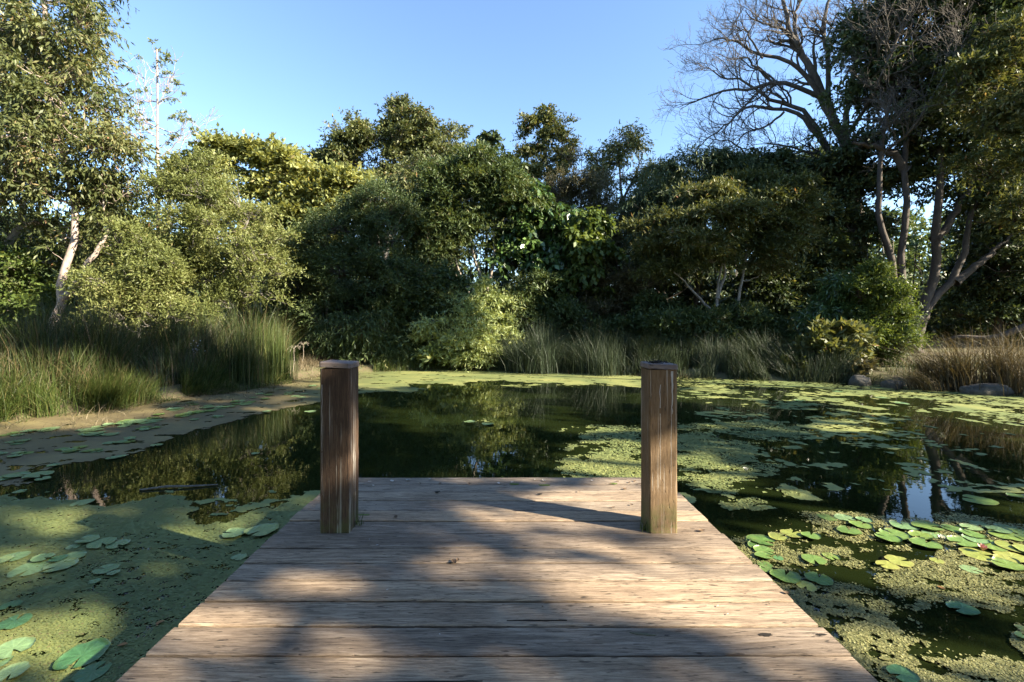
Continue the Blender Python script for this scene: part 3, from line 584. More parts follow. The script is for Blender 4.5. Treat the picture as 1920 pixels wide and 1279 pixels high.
setp(obj('floating_fern', mesh('floating_fern', v, [q], M_weed, False, {'rnd': r_, 'brown': (rng.uniform(0, 1, len(v)//6) < .05).repeat(6)*.8})),
     'crumbly skin of tiny fronds over the carpet left of the jetty', 'floating fern', None, 'stuff')

# ------------------------------------------------------------------ lily pads
def pad_mesh(seed):
    r2 = np.random.default_rng(seed); n = 44; notch = .16+.12*r2.random(); a = np.linspace(notch, 2*math.pi-notch, n)
    V, ra, ve = [(.12, 0, .002)], [0], [0]
    for k, fr_ in enumerate((.35, .7, .93, 1.)):
        for i, t in enumerate(a):
            wob = 1+.035*math.sin(3*t+seed)+.02*math.sin(7*t+seed*2)-(.10*math.exp(-((t-1.5-seed*.7)/.12)**2) if fr_ > .9 else 0)+(.012*r2.normal() if fr_ > .9 else 0); rr = fr_*wob
            cut = 1-.10*math.exp(-((min(i, n-1-i))/1.6)**2)*(fr_ > .9)
            z = .004+(.022*(fr_ > .95)*(.5+.5*math.sin(2*t+seed)))*(seed % 2)+.004*math.sin(5*t)*fr_
            V.append((math.cos(t)*rr*cut, math.sin(t)*rr*cut, z)); ra.append(fr_); ve.append(1. if i % 4 == 0 else 0.)
    f4 = [(1+k*n+i, 1+(k+1)*n+i, 1+(k+1)*n+i+1, 1+k*n+i+1) for k in range(3) for i in range(n-1)]
    f3 = [(0, 1+i, 2+i) for i in range(n-1)]
    return V, f3, f4, ra, ve
PMESH = {}
for c_ in 'gyds':
    for sd_ in range(5):
        V, f3, f4, ra, ve = pad_mesh(sd_+1); PMESH[c_, sd_] = mesh('lily_pad', V, [f3, f4], PM[c_], True, {'rad': ra, 'vein': ve})
npad = 0
def pad(px, py, rpx, c_, label, group):
    global npad
    p = PZ(px, py, WZ+.012); r_ = rpx/F*p[1]; npad += 1
    o = obj('lily_pad', PMESH[c_, int(rng.integers(5))], None, (p[0], p[1], WZ+.010+.0035*(npad % 5))); o.scale = (r_, r_*rng.uniform(.86, 1), min(1., r_*4))
    o.rotation_euler = (rng.normal()*.02, rng.normal()*.02, rng.uniform(0, 6.3)); return setp(o, label, 'lily pad', group)
def near_pads(L, label, group):
    for zx, zy, zr, c_ in L: pad(1380+zx/3.556, 940+zy/3.556, zr/3.556, c_, label, group)
near_pads([(170, 262, 88, 'g'), (140, 300, 62, 'g'), (190, 335, 66, 'g'), (190, 372, 58, 'g'), (190, 418, 50, 'g'), (205, 455, 44, 'g'), (110, 262, 40, 'g')], 'green lily pads overlapping in the bunch against the right edge of the jetty', 'green pads bunched by the jetty edge')
near_pads([(282, 242, 62, 'y'), (500, 237, 58, 'g'), (372, 212, 68, 'y')], 'yellowing lily pads in the short row behind the bunch at the jetty', 'yellowing pads behind the jetty bunch')
near_pads([(282, 378, 34, 'd')], 'small dull green lily pad on the right rim of the bunch by the jetty', None)
near_pads([(330, 503, 92, 'g')], 'large green lily pad floating just off the jetty edge', None)
near_pads([(553, 522, 84, 'g')], 'large bright green lily pad right of the one at the jetty edge', None)
near_pads([(520, 397, 80, 'g')], 'green heart notched lily pad alone on dark water right of the bunch', None)
near_pads([(633, 366, 56, 'g')], 'small yellow green lily pad behind the notched pad on dark water', None)
near_pads([(470, 566, 62, 'y')], 'dull yellow lily pad half sunk among floating fern', None)
near_pads([(1008, 428, 65, 'y')], 'yellow lily pad, the front one of a pair on open water', None)
near_pads([(1090, 405, 76, 'y')], 'pale yellow lily pad, the rear one of a pair on open water', None)
near_pads([(755, 205, 70, 'g')], 'green notched lily pad in front of the oval raft of weed', None)
near_pads([(610, 105, 64, 'g'), (725, 113, 60, 's'), (835, 160, 68, 'g'), (855, 128, 48, 's')], 'green lily pads lying on the oval raft of weed right of the jetty', 'pads on the oval weed raft')
near_pads([(1015, 250, 76, 'g'), (1060, 218, 84, 'g'), (1120, 165, 78, 's'), (1235, 232, 68, 'g'), (1265, 288, 84, 'g'), (1280, 175, 84, 'g'), (1335, 222, 76, 's')], 'green lily pads in the left half of the big pad bed at right', 'left half of the big pad bed')
near_pads([(1450, 185, 70, 'g'), (1518, 276, 88, 'g'), (1570, 182, 58, 's'), (1580, 228, 70, 'g'), (1620, 150, 58, 's'), (1710, 292, 98, 'g'), (1800, 230, 90, 'g'), (1600, 260, 70, 's'), (1750, 198, 66, 's'), (1800, 172, 56, 's'), (1900, 210, 60, 'g'), (1980, 260, 80, 'g'), (2050, 220, 80, 's')], 'green lily pads in the right half of the big pad bed at right', 'right half of the big pad bed')
near_pads([(1850, 312, 88, 'y'), (1620, 355, 98, 'y'), (1840, 370, 88, 'y'), (1800, 392, 68, 'y'), (1818, 432, 88, 'g'), (1960, 340, 80, 'y')], 'sunlit yellow green lily pads along the front of the big pad bed', 'front pads of the big pad bed')
near_pads([(1570, 453, 60, 's')], 'small soft green lily pad on weed in front of the big pad bed', None)
near_pads([(1340, 396, 38, 'y')], 'small yellow lily pad at the left tip of the floating fern raft', None)
near_pads([(1512, 722, 88, 'd')], 'dark bluish lily pad in shade on the right fern raft', None)
near_pads([(1110, 1165, 86, 'd')], 'dark bluish lily pad at the bottom edge beside the jetty', None)
near_pads([(1915, 910, 46, 'g')], 'green lily pad cut by the right edge of the picture', None)
near_pads([(1905, 842, 34, 'y')], 'small yellow lily pad near the right edge of the picture', None)
pad(1835, 938, 26, 'g', 'bright green lily pad on the weed raft by the far right edge', None)
pad(1905, 930, 14, 'g', 'small green lily pad at the rear of the far right weed raft', None)
def left_pads(L, label, group):
    for zx, zy, zr, c_ in L: pad(zx/2.464, 760+zy/2.464, zr/2.464, c_, label, group)
left_pads([(1085, 595, 56, 's')], 'pale green lily pad touching the sunlit weed left of the jetty', None)
left_pads([(1212, 582, 74, 's')], 'bluish green lily pad tucked against the left edge of the jetty', None)
left_pads([(1105, 700, 34, 's')], 'ragged little lily pad close to the left edge of the jetty', None)
left_pads([(380, 450, 46, 's')], 'yellowish lily pad at the back rim of the left carpet', None)
left_pads([(545, 645, 46, 's'), (470, 640, 56, 's'), (405, 625, 44, 's'), (340, 652, 30, 's')], 'lily pads in the arching row on the left carpet', 'arching row of pads on the left carpet')
left_pads([(332, 703, 52, 's'), (278, 745, 66, 's'), (270, 712, 34, 'd'), (200, 710, 46, 's'), (138, 755, 80, 's')], 'overlapping lily pads in the large clump on the left carpet', 'large clump on the left carpet')
left_pads([(60, 703, 58, 's'), (15, 715, 40, 's')], 'lily pads at the left picture edge on the green carpet', 'pads at the left edge')
left_pads([(490, 760, 50, 's'), (525, 780, 26, 's'), (435, 812, 24, 's')], 'lily pads of the small trio on the left carpet', 'trio of pads on the left carpet')
left_pads([(382, 1155, 106, 'd')], 'large dark lily pad on sunlit weed at bottom left', None)
left_pads([(70, 1002, 64, 'd')], 'dull green lily pad at the left edge above the sunlit weed', None)
left_pads([(60, 1130, 74, 's'), (55, 1245, 62, 's'), (-10, 1190, 50, 's')], 'soft green lily pads in the bottom left corner', 'pads in the bottom left corner')
left_pads([(425, 1235, 72, 'd')], 'dark bluish lily pad between the big dark pad and the jetty', None)
left_pads([(50, 925, 40, 'd')], 'thin half sunk lily pad at the left edge in deep shade', None)
SP = [(95, 80, 50), (28, 84, 30), (85, 87, 28), (70, 80, 20), (40, 108, 26), (90, 110, 30), (20, 130, 32), (60, 137, 40), (150, 150, 42)]
cl = [(90, 809, 28, 3), (162, 807, 20, 4), (190, 815, 27, 5), (205, 798, 18, 3), (250, 790, 30, 6), (170, 843, 22, 4), (130, 846, 20, 3), (165, 849, 16, 2), (207, 830, 18, 2), (215, 857, 16, 2), (245, 831, 20, 3), (20, 851, 24, 4),
      (40, 830, 20, 3), (30, 893, 36, 5), (58, 898, 22, 2), (10, 925, 14, 1), (30, 814, 16, 3), (300, 783, 22, 4), (345, 779, 18, 3), (330, 770, 18, 3), (385, 768, 22, 5), (400, 763, 16, 3), (440, 756, 16, 3), (465, 754, 12, 3), (490, 748, 14, 3),
      (425, 782, 14, 2), (370, 788, 16, 2), (268, 803, 14, 3), (292, 806, 12, 2), (500, 741, 12, 3), (540, 738, 10, 3), (570, 745, 12, 2), (575, 736, 12, 1), (495, 769, 14, 1), (560, 771, 18, 1), (485, 850, 14, 1), (350, 757, 12, 3), (260, 822, 15, 2), (108, 870, 14, 1), (590, 725, 10, 2)]
for cx, cy, sz, k in cl:
    for _ in range(k):
        s_ = rng.uniform(.55, 1.); pad(cx+rng.normal()*sz*.75, cy+rng.normal()*sz*.13, sz*.55*s_+3, 's' if rng.random() < .75 else 'g', 'lily pads scattered in clumps over the shaded brownish weed along the left bank', 'scattered pads on the left strip')
for px, py, rr in ((880, 792, 11), (915, 795, 12), (1570, 734, 9), (1655, 746, 12), (1690, 757, 12), (1500, 752, 10)):
    pad(px, py, rr, 's', 'small distant lily pads floating on dark water', 'distant pads on dark water')
# water lily buds, floating leaves and stick
M_pink = plain('pink_petal', (.55, .28, .26), .6); M_white = plain('white_petal', (.75, .72, .62), .6)
def bloom(px, py, m_, label, s_=.05):
    p = PZ(px, py, WZ+.02); V, Q = [], []
    for ring_, (n, tl) in enumerate(((7, .9), (6, 1.25))):
        for i in range(n):
            a = i*2*math.pi/n+ring_*.4; d = np.array([math.cos(a)*math.cos(tl), math.sin(a)*math.cos(tl), math.sin(tl)]); sd_ = np.array([-math.sin(a), math.cos(a), 0]); k = len(V)
            V += [(0, 0, 0), tuple(d*s_*.5-sd_*s_*.2), tuple(d*s_), tuple(d*s_*.5+sd_*s_*.2)]; Q.append((k, k+1, k+2, k+3))
    o = obj('water_lily_bud', mesh('water_lily_bud', V, [Q], m_), None, tuple(p)); return setp(o, label, 'flower')
bloom(1843, 1033, M_pink, 'small pink water lily bud in the big pad bed', .06); bloom(1766, 1013, M_white, 'pale half open bud between the lily pads', .05)
bloom(1398, 884, M_white, 'white speck of a bloom on the mid weed patches', .06)
p = PZ(330, 914, WZ+.01); v, q = tubes(np.array([[[-.35, -.08, 0], [-.1, 0, .01], [.15, .02, .006], [.42, .09, 0]]]), np.array([[.010, .014, .012, .007]]), 7)
setp(obj('floating_stick', mesh('floating_stick', v, [q], BM['grey'], True), None, tuple(p)), 'grey stick floating on the dark water left of the jetty', 'stick')
for px, py, lb in ((1765, 1103, 'orange brown leaf lying on the right fern raft'), (300, 1168, 'single orange leaf floating left of the jetty'), (230, 1210, 'brown leaf on the weed by the large dark pad')):
    o = leaf_scrap(px, py, .05, plain('orange_leaf', (.38, .19, .07), .7), lb, None, .15); p = PZ(px, py, WZ+.012); o.location = tuple(p)


# ------------------------------------------------------------------ trees on the left bank
tree('gum_tree', 'tall olive leaved gum tree with drooping sprays at the left edge, white crooked stem', 'tree', None, 17.5,
     [[(97, 655), (100, 610), (118, 560), (125, 500), (138, 420), (120, 300), (95, 150), (80, -40), (75, -180)], [(118, 560, 0, 1), (150, 520), (185, 470), (200, 420), (190, 330)]],
     [(60, -60, 120, 90), (60, 60, 110, 80), (115, 90, 75, 70), (70, 180, 140, 80), (140, 200, 90, 60), (120, 290, 135, 60), (30, 290, 110, 80), (195, 290, 60, 50), (50, 380, 110, 50), (190, 360, 75, 40), (150, 430, 90, 40, .5)],
     'gum', LM['olive'], BM['pink'], 1150, r0=.17, sc=1.0, clump=.5, surf=.25)
tree('gum_tree', 'olive gum tree with a pale leaning trunk cut by the left edge', 'tree', None, 19,
     [[(-60, 665), (-40, 600), (-10, 500), (30, 420), (60, 330), (50, 200)]],
     [(-80, 60, 130, 120), (-90, 250, 140, 110), (-60, 380, 110, 60), (10, 200, 90, 110), (-20, 460, 60, 40), (-10, 550, 60, 45, -1), (-120, 520, 90, 90)],
     'gum', LM['olive'], BM['pale'], 900, r0=.22, clump=.5)
tree('slender_tree', 'tall thin nearly leafless tree with fine upswept twigs standing against the sky', 'tree', None, 26,
     [[(296, 645), (296, 560), (295, 470), (296, 380), (297, 300), (295, 200), (293, 92)]],
     [(293, 100, 14, 16), (310, 110, 14, 14), (280, 120, 16, 14), (322, 140, 20, 14), (262, 185, 26, 18), (335, 180, 28, 18), (345, 230, 30, 16), (365, 240, 22, 14), (262, 215, 26, 20), (330, 265, 35, 12), (310, 330, 40, 16), (270, 330, 30, 16), (255, 250, 26, 12)],
     'broad', LM['feather'], BM['pink'], 75, r0=.13, sc=.5, clump=.0, limb=4, twig_r=.012)
def bare(name, label, Y, limbs, bk, spec, outward, grav, base, r0, mr=0.):
    bp = P(base[0], base[1], Y); bp[2] = ground(bp[0], bp[1])-.05; pth, rd = [], []
    root = empty(name, bp, label, 'tree'); big = []
    for pts, ra, rb in limbs:
        p = wiggle(resample([P(q[0], q[1], Y+(q[2] if len(q) > 2 else 0)) for q in pts], 16), .035)
        if pts[0] == base: p[0] = bp
        r_ = np.linspace(ra, rb, 16); big.append((p, r_))
    v, q = tubes(np.array([p for p, _ in big]), np.array([r_ for _, r_ in big]), 9)
    obj('trunk', mesh('trunk', v-bp, [q], bk, True), root)
    sel = [b_ for b_, l in zip(big, limbs) if l[2] < .075]
    out = twiglevels(np.array([p for p, _ in sel]), np.array([r_ for _, r_ in sel]), spec, outward, grav)
    v, q = join([tubes(p, np.maximum(r_, mr), 5 if i == 0 else 3) for i, (p, r_) in enumerate(out)])
    obj('branches', mesh('branches', v-bp, [q], bk, True), root); return root
b0 = [(296, 645), (295, 470), (294, 250), (293, 90)]
bare('slender_tree', 'faint bare tree rising just right of the tall thin tree', 28, [([(310, 650), (312, 480), (318, 380), (330, 300), (352, 250)], .07, .012), ([(296, 400), (270, 330), (262, 250), (255, 180)], .03, .008),
     ([(296, 300), (330, 270), (360, 250), (385, 240)], .04, .006), ([(297, 260), (270, 240), (240, 200)], .035, .006), ([(296, 340), (345, 330), (372, 300)], .03, .006), ([(295, 200), (310, 170), (330, 140)], .025, .005), ([(296, 240), (280, 190), (270, 150)], .025, .005)],
     BM['pink'], [(12, 1.3, 5, .16), (4, .7, 4, .2)], np.array([0, 0, .5]), .04, (310, 650), .07, .009)
tree('feathery_tree', 'fine leaved yellow green tree with a forked grey stem, centre of the left bank', 'tree', None, 17.5,
     [[(397, 660), (397, 600), (396, 545), (393, 490), (385, 420), (380, 340)], [(396, 545, 0, 1), (425, 500), (455, 440), (470, 400)], [(394, 500, 0, 1), (365, 450), (345, 400)]],
     [(380, 335, 65, 40), (330, 400, 60, 50), (400, 400, 75, 60), (465, 440, 70, 45), (345, 470, 70, 45), (430, 490, 90, 40), (480, 500, 55, 35), (370, 540, 80, 35), (460, 555, 70, 30), (310, 520, 55, 40)],
     'fine', LM['feather'], BM['grey'], 1500, r0=.10, sc=.9, clump=.55, surf=.3)
tree('feathery_tree', 'lower fine leaved bushy tree left of the forked feathery tree', 'tree', None, 16.3,
     [[(265, 665), (262, 620), (255, 560), (245, 500)], [(258, 590, 0, 1), (290, 540), (300, 500)]],
     [(245, 470, 60, 40), (220, 540, 60, 45), (285, 520, 50, 50), (260, 590, 80, 35), (330, 590, 60, 30), (190, 590, 40, 35)],
     'fine', LM['feather'], BM['grey'], 900, r0=.08, sc=.9, clump=.5)
tree('layered_tree', 'broad bright yellow green tree in flat tiers behind the feathery tree', 'tree', None, 25,
     [[(470, 655), (475, 560), (480, 480), (500, 400), (510, 330)], [(478, 500, 0, 1), (430, 420), (390, 340), (375, 310)], [(480, 470, 0, 1), (560, 420), (620, 370), (650, 345)]],
     [(365, 320, 50, 16), (410, 290, 55, 16), (460, 282, 45, 12), (510, 290, 50, 14), (545, 305, 40, 14), (480, 320, 90, 16), (560, 335, 80, 16), (610, 350, 90, 18), (650, 335, 50, 14), (480, 360, 90, 14), (570, 375, 90, 14), (520, 400, 80, 14), (590, 410, 70, 12), (500, 440, 70, 14), (560, 450, 60, 12), (520, 475, 60, 12), (610, 385, 60, 14), (350, 350, 50, 18)],
     'tier', LM['yellow'], BM['grey'], 1300, r0=.2, sc=1.25, clump=.3, limb=3)
tree('olive_tree', 'mid green bush like tree under the left gum, behind the reeds', 'tree', None, 18.8,
     [[(60, 660), (65, 600), (70, 540)]], [(40, 560, 70, 40), (90, 590, 60, 35), (20, 610, 60, 35), (150, 570, 55, 40), (190, 620, 60, 25), (60, 500, 60, 40)], 'broad', LM['bright'], BM['pink'], 550, r0=.07, clump=.5)
tree('olive_tree', 'dark leafy tree filling the gap between the left gum and the feathery trees', 'tree', None, 22,
     [[(200, 655), (205, 560), (215, 470), (220, 400)]], [(210, 400, 60, 40), (230, 450, 60, 40), (180, 500, 70, 50), (110, 470, 60, 50), (250, 540, 70, 50), (160, 580, 80, 50), (60, 620, 90, 30), (300, 600, 60, 40)], 'broad', LM['olive'], BM['brown'], 900, r0=.13, sc=1.1)
# ------------------------------------------------------------------ the far bank, left to right
tree('round_crowned_tree', 'high round crowned olive tree, the tallest behind the middle of the pond', 'tree', None, 31,
     [[(720, 650), (722, 520), (730, 400), (740, 300)], [(725, 480, 0, 1), (660, 360), (620, 290)], [(727, 450, 0, 1), (800, 350), (830, 300)]],
     [(760, 225, 60, 24), (700, 240, 50, 22), (810, 250, 50, 24), (640, 270, 60, 26), (600, 290, 35, 20), (740, 270, 90, 30), (830, 290, 55, 30), (690, 310, 90, 26), (790, 330, 90, 32), (620, 310, 50, 18), (850, 320, 30, 22), (740, 360, 110, 30), (740, 205, 30, 12), (720, 270, 60, 24), (780, 280, 60, 24)],
     'broad', LM['olive'], BM['grey'], 2000, r0=.25, sc=1.15, clump=.5, limb=4)
tree('dense_evergreen', 'big dense dark green fine leaved evergreen behind the left post', 'tree', None, 20.3,
     [[(680, 675), (682, 600), (690, 500), (700, 420)]],
     [(705, 385, 55, 45), (650, 430, 70, 50), (740, 440, 55, 50), (600, 480, 60, 45), (690, 490, 90, 50), (640, 540, 95, 55), (740, 540, 70, 55), (570, 560, 50, 50), (620, 600, 90, 45), (720, 610, 80, 50), (660, 650, 90, 28), (560, 610, 40, 45)],
     'fine', LM['dark'], BM['brown'], 3000, r0=.16, sc=1.0, clump=.45, surf=.45)
tree('willow_shrub', 'drooping grey green shrub at the water edge right of the left post', 'shrub', None, 19.2,
     [[(650, 685), (650, 660), (645, 620)]], [(615, 630, 40, 35), (655, 620, 50, 40), (700, 630, 50, 38), (670, 660, 70, 28), (740, 650, 40, 28)], 'weep', LM['dark'], BM['grey'], 700, r0=.05, sc=.7)
tree('open_tree', 'dark open tree with several pale bare stems in the middle of the far bank', 'tree', None, 21.5,
     [[(925, 665), (915, 600), (910, 540), (885, 470), (880, 400), (905, 330)], [(912, 550, 0, 1), (925, 490), (925, 430), (922, 350)], [(918, 600, 0, 1), (880, 550), (852, 480), (845, 420)], [(905, 540, 0, 1), (860, 520), (830, 500)]],
     [(850, 340, 50, 30), (900, 330, 60, 28), (940, 340, 45, 30), (820, 390, 50, 30), (880, 380, 70, 28), (950, 390, 50, 28), (840, 430, 60, 25), (910, 425, 60, 22), (800, 450, 50, 30), (910, 300, 40, 16), (860, 470, 50, 14), (790, 500, 40, 35)],
     'pinn', LM['dark'], BM['pale'], 1500, r0=.10, sc=1.05, clump=.4, limb=3)
tree('pointed_tree', 'small dark whorled treetop poking above the open tree at mid pond', 'tree', None, 24, [[(915, 655), (913, 500), (912, 400), (910, 255)]],
     [(911, 262, 20, 9), (908, 280, 18, 7), (935, 300, 30, 8), (890, 300, 26, 8), (915, 320, 45, 12), (960, 310, 18, 8)], 'drop', LM['deep'], BM['brown'], 110, r0=.1, sc=.8, limb=2, clump=.1)
tree('light_shrub', 'sunlit pale green bushy shrub overhanging the duckweed at mid pond', 'shrub', None, 19.0,
     [[(865, 690), (868, 660), (880, 600), (890, 560)], [(866, 670, 0, 1), (830, 630), (815, 600)]],
     [(900, 548, 16, 16), (925, 565, 22, 14, .3), (870, 572, 24, 12, -.3), (842, 560, 18, 10, .4), (890, 596, 32, 12, -.5), (940, 600, 20, 10, .2), (830, 605, 26, 10, -.3), (905, 625, 34, 12, -.6), (955, 632, 14, 10), (860, 640, 30, 12, -.5), (800, 632, 20, 10), (920, 655, 30, 12, -.3), (880, 672, 26, 10, -.5), (820, 668, 26, 10)],
     'pinn', LM['pale'], BM['grey'], 430, r0=.04, sc=.8, clump=.2, surf=.1, limb=4)
tree('dark_shrub', 'dark leafy shrub joining the pale shrub to the big evergreen', 'shrub', None, 19.8, [[(790, 690), (790, 650), (785, 590)]], [(780, 560, 36, 24), (760, 600, 40, 24), (800, 590, 30, 20), (770, 640, 40, 22), (840, 530, 36, 22), (830, 590, 40, 26), (860, 640, 50, 30)], 'broad', LM['dark'], BM['brown'], 560, r0=.05, sc=.9, surf=.2)
tree('dark_shrub', 'dark leafy shrub behind the blue grey rushes at mid pond', 'shrub', None, 20.3, [[(985, 680), (985, 640), (985, 580)]], [(970, 560, 36, 24), (1000, 590, 40, 24), (960, 610, 40, 26), (1030, 620, 40, 22), (1060, 590, 36, 20), (1000, 530, 30, 20)], 'pinn', LM['dark'], BM['brown'], 520, r0=.05, sc=.9, surf=.2)
tree('dark_shrub', 'dark mixed shrub behind the rushes left of the low wattle', 'shrub', None, 20.0, [[(1190, 685), (1190, 640), (1185, 600)]], [(1150, 620, 40, 20), (1200, 610, 40, 24), (1230, 580, 40, 24), (1120, 650, 40, 16), (1200, 650, 50, 18)], 'broad', LM['dark'], BM['brown'], 420, r0=.05, sc=.9, surf=.2)
tree('light_shrub', 'low yellowing shrub with broad leaves at the foot of the pale shrub', 'shrub', None, 18.6, [[(845, 694), (845, 670), (842, 650)]], [(835, 655, 24, 12), (860, 668, 26, 12), (815, 662, 18, 10), (845, 640, 18, 10)], 'big', LM['pale'], BM['brown'], 70, r0=.02, sc=.9)
tree('tall_evergreen', 'tall narrow evergreen with upright tufts standing against the sky', 'tree', None, 28,
     [[(1028, 655), (1028, 500), (1027, 400), (1024, 300), (1018, 200)]],
     [(1018, 212, 16, 16), (1005, 235, 22, 14), (1045, 235, 20, 12), (1020, 255, 32, 18), (1062, 265, 16, 14), (990, 250, 14, 12), (1000, 290, 26, 18), (1045, 295, 32, 18), (1020, 330, 44, 22), (1065, 300, 16, 14), (990, 330, 20, 18), (1040, 370, 50, 22)],
     'broad', LM['olive'], BM['brown'], 560, r0=.16, sc=.95, clump=.25, limb=3, surf=.2)
tree('hanging_leaf_tree', 'dark tree hung with big drooping glossy leaves right of the middle', 'tree', None, 22,
     [[(1000, 665), (1000, 600), (1005, 500), (1000, 420)]],
     [(990, 370, 40, 40), (960, 410, 40, 45), (1010, 430, 50, 45), (1040, 400, 35, 30), (970, 470, 50, 40), (1030, 490, 50, 35), (960, 360, 50, 30)], 'drop', LM['glossy'], BM['brown'], 520, r0=.12, sc=.9, surf=.5)
tree('bright_leaf_tree', 'bright green broad leaved tree catching the sun right of the hanging leaves', 'tree', None, 21,
     [[(1095, 672), (1095, 620), (1100, 540), (1105, 450)], [(1096, 600, 0, 1), (1070, 560), (1060, 530)]],
     [(1110, 425, 30, 22), (1080, 445, 26, 18), (1105, 465, 40, 20), (1130, 480, 24, 18), (1090, 500, 40, 18), (1115, 510, 34, 14), (1060, 540, 30, 20), (1035, 560, 22, 12), (1120, 550, 30, 16)], 'drop', LM['bright'], BM['grey'], 230, r0=.06, sc=.85, clump=.3, surf=.5)
tree('sparse_gum', 'slim see through tree with a curved dark stem and light olive head', 'tree', None, 27,
     [[(1205, 655), (1195, 580), (1182, 500), (1172, 420), (1165, 350), (1158, 270)], [(1168, 380, 0, 1), (1190, 330), (1205, 290)]],
     [(1172, 255, 26, 14), (1195, 275, 28, 16), (1150, 290, 30, 18), (1120, 300, 24, 16), (1190, 315, 40, 22), (1215, 340, 30, 26), (1130, 340, 40, 22), (1165, 275, 30, 14), (1200, 380, 40, 20), (1130, 385, 50, 25)], 'gum', LM['olive'], BM['brown'], 400, r0=.12, sc=.95, clump=.6, limb=3, surf=.2)
bare('dead_sapling', 'thin dead grey sapling top between the tall evergreen and the slim gum', 27, [([(1085, 655), (1090, 480), (1090, 380), (1092, 275)], .08, .01), ([(1090, 420), (1110, 350), (1120, 300)], .03, .006), ([(1090, 400), (1075, 340), (1080, 290)], .03, .006)],
     BM['dead'], [(16, 1.1, 5, .15), (4, .5, 4, .2)], np.array([0, 0, .6]), .03, (1085, 655), .08, .008)
tree('bronze_tree', 'bronze green twiggy tree filling the middle right behind the bright leaf tree', 'tree', None, 25,
     [[(1110, 655), (1105, 560), (1100, 450), (1090, 370)], [(1106, 560, 0, 1), (1150, 480), (1160, 420)]],
     [(1060, 370, 60, 30), (1110, 380, 50, 35), (1140, 430, 60, 30), (1070, 430, 50, 40), (1200, 440, 40, 30), (1150, 470, 50, 20), (1060, 510, 70, 40), (1220, 480, 30, 40)], 'fine', LM['brown'], BM['brown'], 950, r0=.12, sc=1.3, clump=.6, surf=.3)
tree('weeping_tree', 'dark dome shaped tree with hanging willow like leaves left of the bare giant', 'tree', None, 22.5,
     [[(1300, 660), (1305, 560), (1310, 450), (1320, 350)]],
     [(1320, 310, 60, 28), (1280, 340, 60, 30), (1370, 330, 60, 35), (1250, 390, 50, 40), (1330, 380, 80, 40), (1400, 400, 60, 50), (1240, 450, 45, 40), (1300, 460, 70, 40)], 'weep', LM['deep'], BM['brown'], 1300, r0=.14, sc=1.0, clump=.4)
tree('wattle_tree', 'spreading fern leaved wattle with crooked pale stems right of the right post', 'tree', None, 19,
     [[(1345, 672), (1346, 630), (1345, 580), (1348, 520), (1370, 440)], [(1345, 590, 0, 1), (1310, 560), (1285, 530), (1262, 508)], [(1362, 672, 0, 1), (1385, 560), (1395, 500), (1412, 430), (1430, 380)], [(1346, 560, 0, 1), (1360, 500), (1330, 440)]],
     [(1330, 365, 60, 14), (1420, 345, 60, 14, 1), (1470, 375, 50, 12), (1500, 350, 30, 10), (1270, 415, 45, 14), (1375, 400, 60, 14, -1), (1450, 415, 60, 14), (1505, 395, 26, 8), (1230, 455, 40, 14), (1300, 450, 50, 14, -1), (1390, 450, 55, 14), (1460, 460, 45, 14), (1225, 500, 30, 10), (1280, 500, 36, 9), (1340, 490, 30, 10), (1440, 500, 36, 10), (1490, 440, 30, 10), (1195, 430, 20, 9)],
     'pinn', LM['olive'], BM['pale'], 1250, r0=.09, sc=.95, clump=.35, limb=3, surf=.15)
tree('low_wattle', 'low dark spreading bush under the wattle behind the rushes', 'shrub', None, 18.3,
     [[(1340, 690), (1340, 660), (1345, 620)]], [(1270, 600, 50, 16), (1330, 600, 60, 20), (1400, 595, 60, 18), (1440, 620, 40, 20), (1360, 635, 80, 18), (1290, 640, 50, 18)], 'pinn', LM['dark'], BM['brown'], 650, r0=.04, sc=.8, limb=3)
tree('dense_evergreen', 'dark shaded evergreen between the wattle and the many stemmed giant', 'tree', None, 22,
     [[(1520, 665), (1525, 560), (1530, 450), (1530, 350)]],
     [(1480, 320, 50, 26), (1530, 330, 60, 30), (1580, 360, 50, 40), (1500, 400, 60, 40), (1570, 430, 60, 40), (1500, 480, 60, 40), (1560, 510, 60, 40), (1450, 540, 60, 40), (1520, 580, 70, 40), (1430, 300, 25, 14)], 'broad', LM['deep'], BM['brown'], 1500, r0=.15, sc=1.1)
tree('mid_green_tree', 'mid green leafy tree behind and between the dense evergreen and the open tree', 'tree', None, 24.5,
     [[(780, 655), (785, 560), (790, 450), (800, 350)]], [(800, 320, 50, 30), (770, 370, 50, 30), (830, 370, 50, 30), (780, 430, 50, 40), (840, 440, 50, 40), (800, 520, 60, 40)], 'gum', LM['olive'], BM['pale'], 620, r0=.13, clump=.5, limb=4, surf=.2)
tree('mid_green_tree', 'mid green airy tree with pale stems behind the wattle and the weeping dome', 'tree', None, 26,
     [[(1250, 655), (1252, 560), (1245, 450), (1240, 350)], [(1251, 520, 0, 1), (1280, 450), (1290, 380)]], [(1245, 340, 40, 30), (1210, 390, 40, 30), (1270, 380, 50, 30), (1230, 440, 50, 40), (1200, 500, 60, 40), (1270, 520, 50, 40)], 'gum', LM['olive'], BM['pale'], 560, r0=.12, clump=.5, limb=4, surf=.2)
tree('mid_green_tree', 'green crown behind the bare giant tree limbs, left of the fig', 'tree', None, 26,
     [[(1500, 655), (1500, 500), (1495, 350), (1490, 290)]], [(1500, 300, 50, 24), (1450, 330, 50, 28), (1550, 320, 50, 30), (1500, 370, 70, 30)], 'broad', LM['dark'], BM['grey'], 500, r0=.15, sc=1.2, clump=.5, limb=4, surf=.2)
